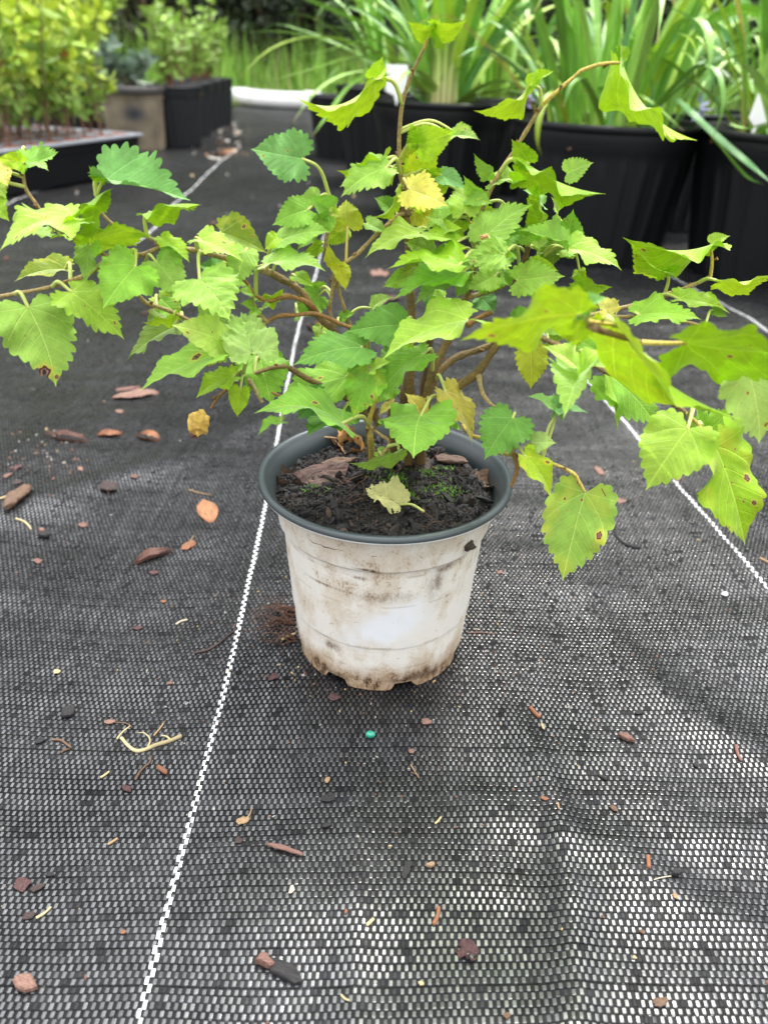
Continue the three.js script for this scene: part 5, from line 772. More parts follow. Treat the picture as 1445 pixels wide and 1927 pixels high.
// ---------- litter on the fabric and on the soil ----------
const litterTex = [[1, 3], [1.6, 8], [0.8, 14]].map(([k, s]) => texOf(128, 128, (u, v) => { const a = 0.78 + 0.5 * fbm(u * 4 * k, v * 14 * k, s, 4) + 0.35 * fbm(u * 20, v * 20, s + 4, 2); return [255 * a, 250 * a, 245 * a]; }, true));
const litterMats = new Map();
const litterMat = (c, i = 0) => { const k = c.join() + i; if (!litterMats.has(k)) litterMats.set(k, std({ color: col(...c), map: litterTex[i % 3], roughness: 0.78 })); return litterMats.get(k); };
function flake(L, W, o, seed) {
  const nx = 22, nz = 8, pos = [], uv = [], idx = [], r = rng(seed), s1 = r() * 50, T = o.thick ?? 0.0008, pt = o.point ?? 0;
  for (const side of [1, -1]) for (let i = 0; i <= nx; i++) for (let j = 0; j <= nz; j++) {
    const t = i / nx, k = j / nz * 2 - 1, e = Math.abs(2 * t - 1), hw = W / 2 * (pt ? Math.pow(Math.max(0, 1 - e ** 1.7), 0.75) : Math.pow(Math.max(0, 1 - e ** 7), 0.5) * (1 - 0.25 * e)) * (1 + (o.rag ?? 0.35) * n3(t * 5 + s1, k > 0 ? 4 : 8, s1) + 0.5 * (o.rag ?? 0.35) * n3(t * 16 + s1, k > 0 ? 4 : 8, s1)), en = 1 + 0.12 * (pt ? 0.2 : 1) * n3(k * 2.4 + s1, t > 0.5 ? 3 : 9, s1);
    const x = (t - 0.5) * L * en, edge = Math.min(1, (1 - Math.abs(k)) * 3.5) * Math.min(1, (1 - e) * 6);
    const b = (o.arch ?? 0.06) * L * (1 - e * e) - (o.curl ?? 0) * W * (1 - k * k) * 0.5 + W * 0.1 * (o.bump ?? 1) * n3(t * 4 + s1, k * 1.6, 7) + W * 0.05 * n3(t * 11 + s1, k * 5, 2), z = k * hw + (o.bend ?? 0) * L * (1 - e * e);
    pos.push(x, b + side * T * (0.12 + 0.38 * edge) + T * 0.5, z); uv.push(t, j / nz);
  }
  const n = (nx + 1) * (nz + 1); for (let s = 0; s < 2; s++) for (let i = 0; i < nx; i++) for (let j = 0; j < nz; j++) { const a = s * n + i * (nz + 1) + j, b = a + nz + 1; s ? idx.push(a, b, a + 1, b, b + 1, a + 1) : idx.push(a, a + 1, b, b, a + 1, b + 1); }
  const lip = (a, b) => idx.push(a, b, a + n, a + n, b, b + n); for (let i = 0; i < nx; i++) { lip(i * (nz + 1), (i + 1) * (nz + 1)); lip((i + 1) * (nz + 1) + nz, i * (nz + 1) + nz); } for (let j = 0; j < nz; j++) { lip(j + 1, j); lip(nx * (nz + 1) + j, nx * (nz + 1) + j + 1); }
  return geo(pos, idx, uv);
}
function shard(L, W, o, seed) {   // a flat broken piece with straight breaks
  const r = rng(seed), n = 5 + Math.floor(r() * 3), cut = []; for (let i = 0; i < n; i++) cut.push([(i + 0.7 * r()) / n * 6.2832, 0.62 + 0.38 * r()]);
  const NT = 40, NR = 5, pos = [], uv = [], idx = [], T = o.thick ?? 0.0012, s1 = r() * 60;
  for (const side of [1, -1]) for (let i = 0; i <= NR; i++) for (let j = 0; j < NT; j++) {
    const th = j / NT * 6.2832; let R = 1.25; for (const [a, d] of cut) { const c = Math.cos(th - a); if (c > 0.05) R = Math.min(R, d / c); }
    R *= 1 + 0.5 * (o.rag ?? 0.3) * 0.3 * n3(Math.cos(th) * 5 + s1, Math.sin(th) * 5, 2); const k = i / NR, x = Math.cos(th) * R * k * L / 2, z = Math.sin(th) * R * k * W / 2;
    const b = (o.arch ?? 0.04) * L * (1 - k * k) + 0.10 * Math.min(L, W) * n3(x / L * 3 + s1, z / W * 3, 7) + 0.05 * Math.min(L, W) * n3(x / L * 4 + s1, z / W * 14, 9);
    pos.push(x, b + side * T * (k > 0.9 ? 0.32 : 0.5) + T * 0.5, z); uv.push(x / L + 0.5, z / W + 0.5);
  }
  const m = (NR + 1) * NT; for (let s = 0; s < 2; s++) for (let i = 0; i < NR; i++) for (let j = 0; j < NT; j++) { const a = s * m + i * NT + j, b = s * m + i * NT + (j + 1) % NT, c = a + NT, d = b + NT; s ? idx.push(a, c, b, b, c, d) : idx.push(a, b, c, b, d, c); }
  for (let j = 0; j < NT; j++) { const a = NR * NT + j, b = NR * NT + (j + 1) % NT; idx.push(a, b, a + m, a + m, b, b + m); }
  const g = geo(pos, idx, uv).toNonIndexed(); g.computeVertexNormals(); return g;
}
let litterSeed = 100;
const C = { red: [0.22, 0.115, 0.09], dark: [0.055, 0.034, 0.03], black: [0.022, 0.02, 0.021], orange: [0.40, 0.18, 0.08], brown: [0.17, 0.10, 0.06], pink: [0.29, 0.165, 0.125], tan: [0.42, 0.28, 0.15], straw: [0.62, 0.52, 0.28], rust: [0.30, 0.125, 0.06], maroon: [0.10, 0.042, 0.042], pale: [0.66, 0.60, 0.46] };
function chip(name, c, x, y, len, wid, deg, o, label, category) {
  const a = deg * Math.PI / 180, p = onGround(x, y), q = onGround(x + Math.cos(a) * len / 2, y + Math.sin(a) * len / 2), q2 = onGround(x - Math.cos(a) * len / 2, y - Math.sin(a) * len / 2), s = onGround(x - Math.sin(a) * wid / 2, y + Math.cos(a) * wid / 2), d = q.clone().sub(q2), L = d.length(); d.normalize();
  const nrm = V(-d.z, 0, d.x), W = Math.max(0.0012, Math.abs(s.clone().sub(p).dot(nrm)) * 2), t = mesh(name, (o.point || L / W > 2.6 || name === 'dry_leaf' ? flake : shard)(L, W, o, ++litterSeed), litterMat(C[c], litterSeed), null);
  t.position.set(p.x, groundHeight(p.x, p.z) + 0.0006, p.z); t.rotation.set(0, Math.atan2(-d.z, d.x), 0); t.rotateX((o.tilt ?? 0)); return tag(t, label, category);
}
function stick(name, c, px, r0, r1, label, category, lift = 0.0008) {
  const pts = px.map(([x, y, h]) => { const p = onGround(x, y); p.y = groundHeight(p.x, p.z) + lift + (h ?? 0); return p; }), o = pts[0].clone(), n = pts.length;
  const g = tube(pts.map((p) => p.clone().sub(o)), pts.map((_, i) => lerp(r0, r1, i / (n - 1))), 7, 5, 0.25, px[0][0]); const t = mesh(name, g, litterMat(C[c], 1)); t.position.copy(o); return tag(t, label, category);
}
const leafy = { thick: 0.0004, point: 1, rag: 0.2, arch: 0.12, curl: 0.6 }, barky = { thick: 0.001, rag: 0.45, arch: 0.02 }, thin = { thick: 0.0006, rag: 0.3, arch: 0.05 };
// left middle distance
chip('bark_strip', 'red', 238, 728, 46, 8, -8, thin, 'thin reddish bark strip behind a longer pink-brown strip, left under the branches', 'bark');
chip('bark_strip', 'pink', 256, 742, 90, 14, -6, { ...thin, point: 1 }, 'long pink-brown bark strip below the leaf with the round hole', 'bark');
chip('dry_leaf', 'red', 126, 826, 82, 17, 9, { ...leafy, curl: 0.9, arch: 0.05 }, 'dark reddish curled dry leaf, leftmost of three in a row', 'dead leaf');
chip('dry_leaf', 'rust', 207, 819, 50, 11, -4, leafy, 'narrow orange brown dry leaf, middle of three in a row', 'dead leaf');
chip('dry_leaf', 'orange', 279, 821, 44, 19, 14, leafy, 'bright orange dry leaf, rightmost of three in a row', 'dead leaf');
chip('bark_strip', 'brown', 37, 947, 64, 22, -42, { ...barky, thick: 0.006 }, 'thick brown bark stick lying at the left edge', 'bark');
chip('bark_chip', 'maroon', 30, 886, 22, 14, -40, barky, 'small reddish bark chip above the thick brown stick', 'bark');
chip('bark_chip', 'red', 16, 902, 20, 8, -35, thin, 'thin reddish splinter above the thick brown stick at the left edge', 'bark');
chip('bark_chip', 'dark', 204, 915, 33, 21, -18, { ...barky, point: 1, thick: 0.003 }, 'dark oval bark chip like a seed, left of the stripe', 'bark');
chip('dry_leaf', 'orange', 390, 954, 46, 40, 70, { thick: 0.0005, point: 1, rag: 0.1, arch: 0.05, curl: -0.12, bump: 0.4 }, 'broad rounded orange-brown leaf left of the pot', 'dead leaf');
stick('thin_twig', 'tan', [[355, 915], [378, 921], [400, 925]], 0.0006, 0.0004, 'thin straight pale twig above the broad rounded orange leaf', 'twig');
chip('bark_strip', 'red', 290, 1036, 80, 14, -18, { ...leafy, thick: 0.0008, curl: 1.1, bend: -0.05 }, 'curled reddish brown strip below the broad rounded leaf', 'bark');
chip('dry_leaf', 'rust', 354, 1019, 16, 22, 20, thin, 'small reddish three-cornered scrap with a tail', 'dead leaf');
stick('leaf_stalk', 'tan', [[355, 1014], [362, 1006], [364, 1002]], 0.0005, 0.0003, 'short tan stalk on the three-cornered scrap', 'stalk');
chip('bark_chip', 'red', 155, 978, 16, 12, 20, thin, 'small reddish flake between the brown stick and the rounded leaf', 'bark');
chip('bark_chip', 'red', 70, 1046, 14, 12, 30, thin, 'small reddish flake nearest below the pale-topped black crumb', 'bark');
chip('bark_chip', 'black', 82, 1000, 22, 12, 10, { ...barky, thick: 0.004 }, 'small black crumb with a pale top at the left', 'bark');
chip('pebble', 'pink', 80, 996, 12, 7, 10, { ...barky, thick: 0.005 }, 'tiny pale pink pebble sitting on a black crumb', 'pebble');
stick('straw', 'straw', [[-6, 948], [10, 944], [24, 939]], 0.0011, 0.0009, 'pale straw reaching in from the left edge', 'straw');
stick('straw', 'straw', [[30, 975], [45, 978], [55, 986], [58, 991]], 0.0009, 0.0008, 'short bent yellow straw under the thick brown stick', 'straw');
chip('bark_chip', 'dark', 36, 914, 13, 9, 0, barky, 'dark round crumb above the left end of the brown stick', 'bark');
chip('bark_chip', 'red', 254, 897, 18, 8, 0, thin, 'small reddish flake above the dark oval chip', 'bark');
chip('bark_chip', 'pink', 152, 882, 10, 12, 70, thin, 'faint pinkish flake left of the dark oval chip', 'bark');
chip('bark_chip', 'pink', 226, 776, 16, 7, 5, thin, 'small pinkish flake between the long strip and the row of dry leaves', 'bark');
chip('bark_chip', 'maroon', 256, 1166, 18, 9, -6, thin, 'dark red flake left of the root hairs', 'bark');
stick('straw', 'pale', [[330, 1163], [340, 1158], [352, 1156]], 0.0008, 0.0006, 'short pale straw left of the root hairs', 'straw');
chip('bark_chip', 'rust', 306, 1119, 11, 6, -12, thin, 'tiny rust coloured flake above the short pale straw', 'bark');
chip('bark_chip', 'maroon', 290, 1065, 18, 9, 5, thin, 'dull maroon flake under the curled reddish strip', 'bark');
stick('thin_twig', 'dark', [[365, 1222], [390, 1218], [412, 1206], [436, 1187], [446, 1182]], 0.0009, 0.0006, 'dark curved twig touching the white stripe near the root hairs', 'twig');
// root hairs by the pot
{
  const r = rng(400), parts = []; for (let i = 0; i < 46; i++) { let x = 560 - 12 * r(), y = 1140 + 70 * r(), a = Math.PI + (r() - 0.5) * 1.1; const pts = [], n = 4 + Math.floor(r() * 5); for (let k = 0; k < n; k++) { const p = onGround(x, y); p.y = groundHeight(p.x, p.z) + 0.001 + 0.006 * r() * Math.sin(k / n * 3.14); pts.push(p); a += (r() - 0.5) * 1.2; x += Math.cos(a) * 13; y += Math.sin(a) * 9; } const w = 0.0002 + 0.0004 * r(); parts.push(tube(pts, pts.map((_, k) => w * (1 - 0.6 * k / n)), 5, 3)); }
  tag(mesh('root_hair', mergeGeometries(parts), litterMat([0.13, 0.055, 0.03], 1)), 'tangle of reddish brown root hairs beside the foot of the white pot', 'roots', null, 'stuff');
  stick('straw', 'straw', [[531, 1206], [544, 1199], [556, 1195]], 0.0009, 0.0008, 'yellow straw in the root hairs against the pot', 'straw', 0.002);
}
// foreground left
chip('bark_chip', 'black', 126, 1325, 34, 24, -8, { ...barky, thick: 0.003 }, 'square dark bark chip left of the forked yellow root', 'bark');
stick('forked_root', 'straw', [[226, 1374], [238, 1388], [255, 1400], [272, 1398], [290, 1391], [318, 1384], [340, 1376]], 0.0011, 0.0014, 'bent yellow root with thin forks lying left of the stripe', 'root');
{ const f = scene.children[scene.children.length - 1], add = (px) => { const pts = px.map(([x, y, h]) => { const p = onGround(x, y); p.y = groundHeight(p.x, p.z) + 0.0012 + h; return p.sub(f.position); }); mesh('fork', tube(pts, pts.map((_, i) => 0.0007 - 0.00014 * i), 6, 4), f.material, f); }; add([[276, 1397, 0], [282, 1387, 0.003], [272, 1376, 0.004], [258, 1370, 0.002]]); add([[218, 1376, 0], [230, 1367, 0.002], [241, 1359, 0.002], [243, 1353, 0.001]]); add([[320, 1383, 0], [312, 1378, 0.001], [303, 1376, 0.001]]); }
stick('thin_twig', 'tan', [[288, 1372], [297, 1362], [306, 1350]], 0.0006, 0.0005, 'short thin tan twig above the forked yellow root', 'twig');
chip('bark_chip', 'pink', 204, 1343, 22, 9, -4, thin, 'pinkish fibrous flake with a thread above the forked root', 'bark');
stick('fibre', 'brown', [[210, 1344], [224, 1345], [236, 1347], [246, 1355]], 0.0004, 0.0003, 'thin brown thread trailing from the pinkish flake', 'fibre');
stick('thin_twig', 'brown', [[96, 1378], [112, 1379], [122, 1386], [130, 1394], [118, 1398], [112, 1403]], 0.0008, 0.0007, 'crooked brown rootlet left of the forked yellow root', 'twig');
chip('bark_chip', 'black', 72, 1381, 20, 12, 0, barky, 'black crumb left of the crooked rootlet', 'bark');
stick('thin_twig', 'brown', [[253, 1455], [262, 1440], [272, 1430], [280, 1424], [283, 1412]], 0.0008, 0.0005, 'crooked brown twig below the forked yellow root', 'twig');
chip('bark_chip', 'rust', 304, 1440, 24, 10, 38, { ...thin, thick: 0.002 }, 'rust red square splinter beside the crooked twig', 'bark');
stick('straw', 'straw', [[187, 1449], [195, 1444], [203, 1438]], 0.0008, 0.0007, 'short yellow straw left of the rust red splinter', 'straw');
chip('bark_chip', 'maroon', 238, 1472, 22, 16, 25, barky, 'small maroon bark chip below the rust red splinter', 'bark');
stick('straw', 'tan', [[201, 1578], [210, 1573], [219, 1567]], 0.0008, 0.0007, 'short tan straw in the left foreground', 'straw');
chip('bark_chip', 'maroon', 38, 1655, 38, 30, -50, barky, 'maroon bark chip near the left edge, larger of two', 'bark');
chip('bark_chip', 'dark', 67, 1662, 26, 12, -18, barky, 'dark narrow bark chip right of the larger maroon one', 'bark');
chip('bark_chip', 'black', 92, 1634, 22, 12, 10, thin, 'flat black flake above the narrow dark chip', 'bark');
chip('bark_chip', 'dark', 50, 1714, 30, 14, -12, barky, 'dark crumbly chip with a straw beside it', 'bark');
stick('straw', 'straw', [[66, 1718], [80, 1710], [94, 1698]], 0.0007, 0.0005, 'yellow straw beside the dark crumbly chip', 'straw');
chip('bark_chip', 'pink', 48, 1848, 52, 34, 12, { ...barky, thick: 0.004 }, 'pale pinkish brown bark chip in the bottom left corner', 'bark');
chip('bark_chip', 'black', 534, 1828, 86, 38, 24, { ...barky, thick: 0.003 }, 'largest flat black bark chip in the foreground', 'bark');
chip('bark_chip', 'red', 498, 1810, 40, 26, 20, { ...barky, thick: 0.0046 }, 'reddish bark layer lying on the largest flat black chip', 'bark');
chip('bark_strip', 'red', 536, 1596, 74, 10, 16, { ...thin, thick: 0.0016 }, 'straight reddish bark strip right of the stripe in the foreground', 'bark');
chip('fibrous_scrap', 'tan', 458, 1536, 34, 14, -22, { ...thin, rag: 0.9 }, 'ragged tan fibrous scrap right of the stripe', 'scrap');
stick('fibre', 'tan', [[452, 1540], [462, 1534], [470, 1524], [473, 1515]], 0.0006, 0.0003, 'tan fibre curling up from the ragged scrap', 'fibre');
chip('bark_chip', 'dark', 449, 1576, 18, 11, -8, barky, 'small dark crumb under the ragged tan scrap', 'bark');
chip('leaf_scrap', 'straw', 105, 1251, 14, 9, 0, thin, 'small yellow green leaf scrap in the left middle', 'scrap');
chip('bark_chip', 'maroon', 514, 1274, 28, 10, -28, thin, 'dark narrow flake left of the pot foot', 'bark');
chip('bark_chip', 'rust', 320, 1275, 9, 6, 0, thin, 'tiny rust flake above the forked root', 'bark');
chip('bark_chip', 'rust', 232, 1748, 12, 8, -30, thin, 'tiny rust flake left of the stripe in the foreground', 'bark');
// foreground middle
M.pellet = phys({ color: col(0.01, 0.24, 0.15), roughness: 0.3, clearcoat: 0.4 });
{ const p = onGround(697, 1384), g = new THREE.SphereGeometry(0.0028, 20, 14), a = g.attributes.position; for (let i = 0; i < a.count; i++) a.setXYZ(i, a.getX(i) * (1.15 + 0.1 * n3(a.getX(i) * 400, 2, 3)), a.getY(i) * 0.75, a.getZ(i) * 0.85 * (1 + 0.15 * n3(a.getZ(i) * 400, 5, 3))); g.computeVertexNormals(); const t = mesh('fertilizer_pellet', g, M.pellet); t.position.set(p.x, groundHeight(p.x, p.z) + 0.0022, p.z); tag(t, 'shiny blue green fertilizer pellet in front of the pot', 'pellet'); }
{ const p = onGround(1365, 1112), g = new THREE.SphereGeometry(0.0022, 14, 10); const t = mesh('white_pellet', g, M.tag); t.scale.set(1.2, 0.7, 1); t.position.set(p.x, groundHeight(p.x, p.z) + 0.0016, p.z); tag(t, 'small white pellet near the right-hand stripe', 'pellet'); }
chip('bark_chip', 'pink', 803, 1358, 24, 13, -8, barky, 'small pinkish brown chip right of the green pellet', 'bark');
chip('bark_chip', 'maroon', 628, 1312, 24, 14, 20, { ...thin, rag: 0.8 }, 'ragged maroon flake just below the pot foot', 'bark');
chip('bark_chip', 'pink', 774, 1412, 12, 9, 0, thin, 'tiny pinkish crumb below the small pinkish chip', 'bark');
stick('thin_twig', 'tan', [[773, 1436], [780, 1447], [789, 1460]], 0.0005, 0.0003, 'hair-thin tan stalk in front of the pot', 'twig');
stick('thin_twig', 'brown', [[774, 1450], [782, 1453], [788, 1460]], 0.0004, 0.0003, 'hair-thin brown stalk crossing the tan one', 'twig');
chip('bark_chip', 'tan', 616, 1463, 12, 10, 20, thin, 'small tan flake left of the hair-thin stalks', 'bark');
chip('bark_chip', 'black', 618, 1496, 34, 16, -12, { ...barky, rag: 0.8 }, 'black ragged crumb under the small tan flake', 'bark');
chip('bark_chip', 'black', 616, 1547, 24, 10, -8, barky, 'black crumb midway between the ragged one and the pale straw', 'bark');
stick('green_needle', 'straw', [[819, 1545], [825, 1540], [830, 1533]], 0.0007, 0.0006, 'short yellow green needle in the middle foreground', 'needle');
chip('bark_chip', 'black', 766, 1634, 36, 14, -70, thin, 'dark upright flake left of the pale tan block', 'bark');
chip('wood_bit', 'tan', 809, 1628, 18, 11, -14, { ...barky, thick: 0.002, rag: 0.1 }, 'pale tan wooden block in the middle foreground', 'wood');
stick('orange_strip', 'rust', [[825, 1705], [824, 1718], [821, 1728], [816, 1737]], 0.0011, 0.0012, 'curved orange-red strip in the middle foreground', 'twig');
stick('straw', 'straw', [[690, 1740], [697, 1734], [703, 1728]], 0.001, 0.0008, 'pale straw left of the curved orange strip', 'straw');
chip('dry_leaf', 'maroon', 880, 1787, 44, 36, 30, { thick: 0.0006, rag: 0.5, arch: 0.1, curl: 0.3, bump: 2.5 }, 'crumpled maroon dead leaf in the middle foreground', 'dead leaf');
chip('wood_bit', 'straw', 793, 1848, 13, 9, 10, thin, 'yellow wood flake at the bottom middle', 'wood');
stick('straw', 'straw', [[642, 1870], [648, 1877], [657, 1882]], 0.0006, 0.0005, 'curved pale straw at the bottom, right of the largest black chip', 'straw');
chip('leaf_scrap', 'pale', 550, 1674, 10, 17, 10, thin, 'pale yellow green scrap below the straight reddish strip', 'scrap');
chip('bark_chip', 'brown', 953, 1912, 16, 15, 0, thin, 'dull brown flake at the bottom edge', 'bark');
chip('bark_chip', 'rust', 651, 1716, 9, 7, 80, thin, 'tiny rust flake left of the pale straw in the foreground', 'bark');
stick('short_stick', 'rust', [[998, 1327], [1007, 1337], [1016, 1344]], 0.0014, 0.0013, 'short rust brown stick right of the pot', 'twig');
chip('wood_bit', 'straw', 1022, 1361, 13, 7, 60, thin, 'small yellow wood crumb below the short rust brown stick', 'wood');
chip('bark_chip', 'rust', 1024, 1499, 15, 8, 12, thin, 'orange flake on the right of the crease', 'bark');
stick('straw', 'tan', [[1049, 1512], [1050, 1519], [1051, 1524]], 0.0006, 0.0005, 'tiny tan straw below the orange flake', 'straw');
// right side
chip('bark_chip', 'pink', 1128, 884, 24, 11, 42, thin, 'pinkish flake above the large hanging spotted leaf', 'bark');
chip('bark_chip', 'pink', 1166, 940, 24, 11, 24, thin, 'pinkish flake beside the tip side of the hanging spotted leaf', 'bark');
chip('bark_chip', 'pink', 1272, 901, 18, 12, 20, thin, 'pink flake lying on the right-hand white stripe', 'bark');
chip('bark_chip', 'red', 1200, 680, 30, 9, -6, thin, 'reddish flake behind the right-hand leaves, left of the stripe end', 'bark');
chip('bark_chip', 'red', 1150, 640, 40, 12, 6, thin, 'reddish flake half hidden behind the right foreground leaves', 'bark');
chip('bark_chip', 'maroon', 1390, 790, 30, 10, -8, thin, 'maroon flake behind the leaf at the right edge', 'bark');
stick('thin_twig', 'black', [[1159, 994], [1163, 1008], [1176, 1018], [1190, 1023], [1204, 1025]], 0.002, 0.0014, 'thick black curved twig right of the hanging spotted leaf', 'twig');
chip('wood_bit', 'red', 1180, 1382, 32, 12, 28, { ...barky, thick: 0.003, rag: 0.12 }, 'brick red wooden peg on the right', 'wood');
stick('short_stick', 'red', [[1386, 1397], [1389, 1410], [1397, 1424]], 0.0011, 0.0009, 'small bent red stick near the right edge', 'twig');
chip('bark_chip', 'black', 1204, 1333, 20, 10, -12, thin, 'black flake above the brick red peg', 'bark');
stick('short_stick', 'black', [[1128, 1450], [1136, 1454], [1143, 1459]], 0.001, 0.001, 'short black stick below the brick red peg', 'twig');
chip('bark_chip', 'black', 1312, 1431, 14, 9, 10, barky, 'small black crumb right of the short black stick', 'bark');
chip('bark_chip', 'brown', 1155, 1514, 22, 10, 40, thin, 'dull brown flake in the right foreground', 'bark');
stick('short_stick', 'rust', [[1219, 1608], [1220, 1620], [1220, 1631]], 0.0012, 0.0012, 'upright rust coloured stick in the right foreground', 'twig');
chip('bark_chip', 'black', 1271, 1641, 20, 11, 4, { ...barky, thick: 0.003 }, 'black seed-like chip with a pale fibre', 'bark');
stick('fibre', 'pale', [[1230, 1655], [1245, 1650], [1263, 1646]], 0.0003, 0.0003, 'pale fibre leading to the black seed-like chip', 'fibre');
chip('bark_chip', 'tan', 1271, 1685, 14, 9, 30, thin, 'orange tan flake under the black seed-like chip', 'bark');
chip('bark_chip', 'brown', 1243, 1885, 36, 20, -14, { ...thin, rag: 0.5 }, 'brown leaf scrap at the bottom right', 'bark');
chip('bark_chip', 'brown', 1210, 1750, 14, 9, 0, thin, 'small dull brown flake above the bottom right scrap', 'bark');
chip('wood_bit', 'straw', 1194, 1799, 9, 7, 0, thin, 'tiny yellow wood crumb above the bottom right scrap', 'wood');
stick('straw', 'tan', [[1428, 1052], [1436, 1056], [1450, 1064]], 0.001, 0.0009, 'tan straw by the right-hand stripe at the photo edge', 'straw');
stick('fibre', 'pink', [[880, 1191], [905, 1190], [935, 1192]], 0.0004, 0.0003, 'thin pinkish fibre right of the pot foot', 'fibre');
chip('bark_chip', 'pink', 940, 1076, 14, 6, -20, thin, 'small pinkish shaving right of the pot wall', 'bark');
// far ground
chip('dry_leaf', 'rust', 600, 620, 36, 26, 30, leafy, 'rust coloured dead leaf seen between the stems on the left', 'dead leaf');
chip('dry_leaf', 'pink', 714, 514, 34, 12, 0, thin, 'pinkish bark piece seen left of the upright stem', 'bark');
chip('dry_leaf', 'maroon', 730, 560, 44, 14, -20, thin, 'dark bark piece behind the upright stem', 'bark');
chip('dry_leaf', 'orange', 421, 289, 34, 9, 4, leafy, 'orange dead leaf far back on the fabric near the pale sun glint flakes', 'dead leaf');
chip('dry_leaf', 'pink', 282, 586, 22, 14, 8, leafy, 'pinkish dead leaf under the left branch', 'dead leaf');
chip('dry_leaf', 'rust', 8, 490, 14, 12, 0, leafy, 'rust coloured dead leaf under the branch at the left edge', 'dead leaf');
chip('dry_leaf', 'rust', 80, 336, 26, 9, 0, leafy, 'rust coloured dead leaf in front of the seedling tray', 'dead leaf');
chip('dry_leaf', 'red', 400, 420, 22, 9, 0, leafy, 'reddish dead leaf on the fabric behind the left branches', 'dead leaf');
chip('dry_leaf', 'pink', 275, 305, 16, 6, 0, leafy, 'pinkish dead leaf at the foot of the tan pot', 'dead leaf');
// crumbs and perlite, too many to count
{
  const r = rng(500), mats = [], cols = [];
  const put = (x, z, s) => { mats.push(pose(V(x, groundHeight(x, z) + s * 0.5, z), turned(r() * 6, r() * 6, r() * 6), V(s * (1 + r()), s * 0.7, s))); const k = r(); cols.push(k < 0.36 ? col(0.3, 0.28, 0.25) : k < 0.7 ? col(0.16, 0.08, 0.05) : k < 0.86 ? col(0.02, 0.017, 0.015) : col(0.4, 0.3, 0.14)); };
  for (let i = 0; i < 900; i++) put((r() - 0.5) * 1.4, 0.05 - 1.6 * r(), 0.0003 + 0.0006 * r() ** 2);
  for (let i = 0; i < 420; i++) { const a = r() * 6.28, q = 0.062 + 0.13 * r() ** 1.6; put(POT.x + Math.cos(a) * q, POT.z + Math.sin(a) * q, 0.0003 + 0.0005 * r()); }
  for (let i = 0; i < 70; i++) { const p = onGround(90 + 90 * (r() + r() - 1), 850 + 60 * (r() + r() - 1)); put(p.x, p.z, 0.0005 + 0.0009 * r()); }
  for (let i = 0; i < 120; i++) { const p = onGround(440 + 80 * (r() - 0.5), 262 + 70 * (r() - 0.5)); put(p.x, p.z, 0.004 * r()); }
  for (let i = 0; i < 500; i++) put((r() - 0.5) * 4, -1.4 - 4.5 * r(), 0.001 + 0.004 * r() ** 2);
  tag(instanced('litter_crumb', chunk(6), std({ color: 0xffffff, roughness: 0.8 }), mats, cols), 'scattered soil crumbs and perlite specks on the fabric', 'crumbs', null, 'stuff');
}
{ // pale flakes, their bright colour standing in for sun glints far back
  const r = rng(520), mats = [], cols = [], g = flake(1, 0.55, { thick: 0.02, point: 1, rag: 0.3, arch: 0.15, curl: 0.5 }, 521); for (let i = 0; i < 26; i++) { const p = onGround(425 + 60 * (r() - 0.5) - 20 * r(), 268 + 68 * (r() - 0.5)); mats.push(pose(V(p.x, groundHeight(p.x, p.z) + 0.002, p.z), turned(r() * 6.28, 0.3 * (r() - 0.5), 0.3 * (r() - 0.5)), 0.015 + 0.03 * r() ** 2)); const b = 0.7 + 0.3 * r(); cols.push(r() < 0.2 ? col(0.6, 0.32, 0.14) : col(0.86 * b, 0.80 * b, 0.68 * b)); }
  tag(instanced('sun_glint_flakes', g, std({ color: 0xffffff, roughness: 0.6 }), mats, cols), 'pale dry flakes coloured as sun glints on the fabric between the tan pot and the pipe', 'sun glint flakes', null, 'stuff');
}
// on the soil
const onSoil = (x, y, h = 0.127) => { const d = ray(x, y); return eye.clone().addScaledVector(d, (h - CAM_HEIGHT) / d.y); };
function soilChip(name, c, x, y, len, wid, deg, o, label, category, lift = 0.0012) { const p = onSoil(x, y), a = deg * Math.PI / 180, q = onSoil(x + Math.cos(a) * len / 2, y + Math.sin(a) * len / 2).sub(p), L = q.length() * 2, s = onSoil(x - Math.sin(a) * wid / 2, y + Math.cos(a) * wid / 2).sub(p); q.normalize(); const W = Math.abs(s.dot(V(-q.z, 0, q.x))) * 2, t = mesh(name, (o.point || L / W > 2.6 ? flake : shard)(L, W, o, ++litterSeed), typeof c === 'string' ? litterMat(C[c], litterSeed) : c); t.position.set(p.x, soilAt(p.x - POT.x, p.z - POT.z) + lift, p.z); t.rotation.y = Math.atan2(-q.z, q.x); t.rotateX(o.tilt ?? 0.15); return tag(t, label, category); }
soilChip('bark_chip', [0, 0].length ? litterMat([0.11, 0.06, 0.048], 2) : 0, 608, 897, 98, 38, -10, { ...barky, thick: 0.003, arch: 0.05, rag: 0.3, tilt: 0.25 }, 'reddish brown bark chip lying on the soil of the white pot', 'bark', 0.003);
soilChip('bark_chip', 'brown', 635, 884, 60, 14, -14, { ...barky, thick: 0.002 }, 'darker bark layer on top of the reddish chip in the pot', 'bark', 0.0062);
soilChip('wood_bit', litterMat([0.14, 0.085, 0.06], 1), 850, 868, 70, 14, 8, { ...barky, thick: 0.002, rag: 0.2 }, 'long weathered wood splinter on the soil at the back right', 'wood', 0.002);
soilChip('dry_leaf', 'brown', 540, 895, 30, 46, -30, { ...leafy, curl: 0.9 }, 'curled brown leaf scrap on the soil by the left rim', 'dead leaf', 0.003);
soilChip('dry_leaf', 'brown', 915, 905, 60, 30, -16, { ...leafy, curl: 0.8, thick: 0.001 }, 'curled brown bark scrap on the soil by the right rim', 'dead leaf', 0.003);
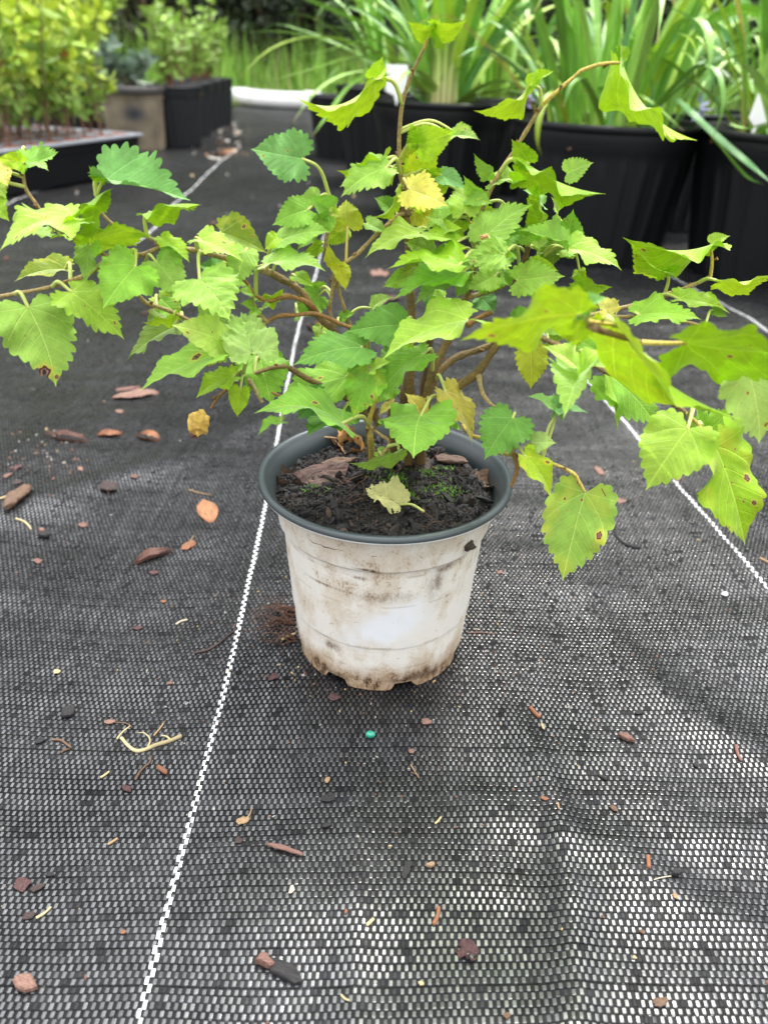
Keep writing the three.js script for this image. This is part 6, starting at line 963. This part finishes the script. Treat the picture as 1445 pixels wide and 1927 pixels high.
soilChip('bark_chip', 'dark', 790, 885, 40, 26, 0, { ...barky, thick: 0.005 }, 'dark lump of wood beside the stems on the soil', 'bark', 0.001);
{ // withered tan leaf lying on the soil, with its stalk
  const p = onSoil(655, 842).add(V(0, 0.004, 0)), t = thing('dry_leaf', p, 'shrivelled tan leaf with a long stalk lying on the soil', 'dead leaf');
  const g = flake(0.03, 0.016, { thick: 0.0004, point: 1, rag: 0.5, arch: 0.12, curl: 1.1, bump: 4 }, 77); g.rotateX(0.4); g.rotateY(-0.55); mesh('blade', g, M.dryLeaf, t);
  const g2 = flake(0.02, 0.010, { thick: 0.0004, point: 1, rag: 0.5, arch: 0.2, curl: 1.2, bump: 4 }, 79); g2.rotateY(1.1); g2.translate(-0.002, 0.004, -0.006); mesh('blade', g2, M.dryLeaf, t);
  const pts = [[578, 836], [600, 834], [630, 836], [640, 838]].map(([x, y]) => onSoil(x, y).add(V(0, 0.005, 0)).sub(p)); mesh('stalk', tube(pts, [0.0009, 0.0008, 0.0007, 0.0007], 6, 4), litterMat(C.tan, 1), t);
}
{ // fallen yellow leaf
  const b = onSoil(752, 957, 0.129).add(V(0, 0.003, 0)), tp = onSoil(690, 930, 0.129).add(V(0, 0.004, 0)), t = thing('yellow_leaf', b, 'pale yellow fallen leaf with its stalk on the soil near the front rim', 'fallen leaf');
  const A = tp.clone().sub(b), L = A.length() * 1.05; A.normalize(); const N = V(0.25, 0.9, 0.75); N.addScaledVector(A, -N.dot(A)).normalize();
  const g = leafShape(L, L * 0.92, { fold: 0.5, wave: 0.1, cup: 0.2, crinkle: 0.1, curl: 0.1 }, 911).applyMatrix4(new THREE.Matrix4().makeBasis(A.clone().cross(N), A, N)); TONES.fallen = [0.82, 0.80, 0.32]; mesh('blade', g, leafMaterial('fallen', 0), t);
  const e = onSoil(797, 968, 0.129).add(V(0, 0.002, 0)).sub(b); mesh('stalk', tube([V(0, 0, 0), e.clone().multiplyScalar(0.5).add(V(0, 0.0025, 0)), e], [0.0007, 0.0008, 0.0009], 6, 5), M.petiole, t);
}
{ // fine roots on the soil
  const r = rng(600), parts = []; for (let i = 0; i < 26; i++) { let x = (r() - 0.5) * 0.11, z = (r() - 0.5) * 0.11, a = r() * 6.28; if (Math.hypot(x, z) > 0.06) continue; const pts = []; for (let k = 0; k < 6; k++) { if (Math.hypot(x, z) < 0.07) pts.push(V(x, soilAt(x, z) + 0.001 + 0.002 * r(), z)); a += (r() - 0.5) * 1.4; x += Math.cos(a) * 0.004; z += Math.sin(a) * 0.004; } if (pts.length > 3) parts.push(tube(pts, pts.map((_, k) => 0.00035 - 0.00004 * k), 5, 3)); }
  const o = mesh('root_hair', mergeGeometries(parts), litterMat([0.14, 0.06, 0.03], 1), soilRoot); tag(o, null, null, null, 'stuff');
}
// scrap of dead leaf stuck to the pot's wall
{ const p = at(876, 1035, 0.05), t = thing('leaf_scrap', p, 'dark shrivelled leaf scrap stuck to the right of the pot wall', 'dead leaf'), d = V(p.x - POT.x, 0, p.z - POT.z).normalize(); t.position.set(POT.x + d.x * 0.0685, p.y, POT.z + d.z * 0.0685); crumpled(t, 'scrap', V(0.003, 0.002, 0), 0.005, 0.0035, 0.0035, litterMat([0.06, 0.042, 0.025], 1), 12, 0.85); crumpled(t, 'scrap', V(-0.004, -0.004, 0), 0.0045, 0.0018, 0.002, litterMat([0.045, 0.03, 0.02], 2), 15, 0.9); }
renderer.render(scene, camera);
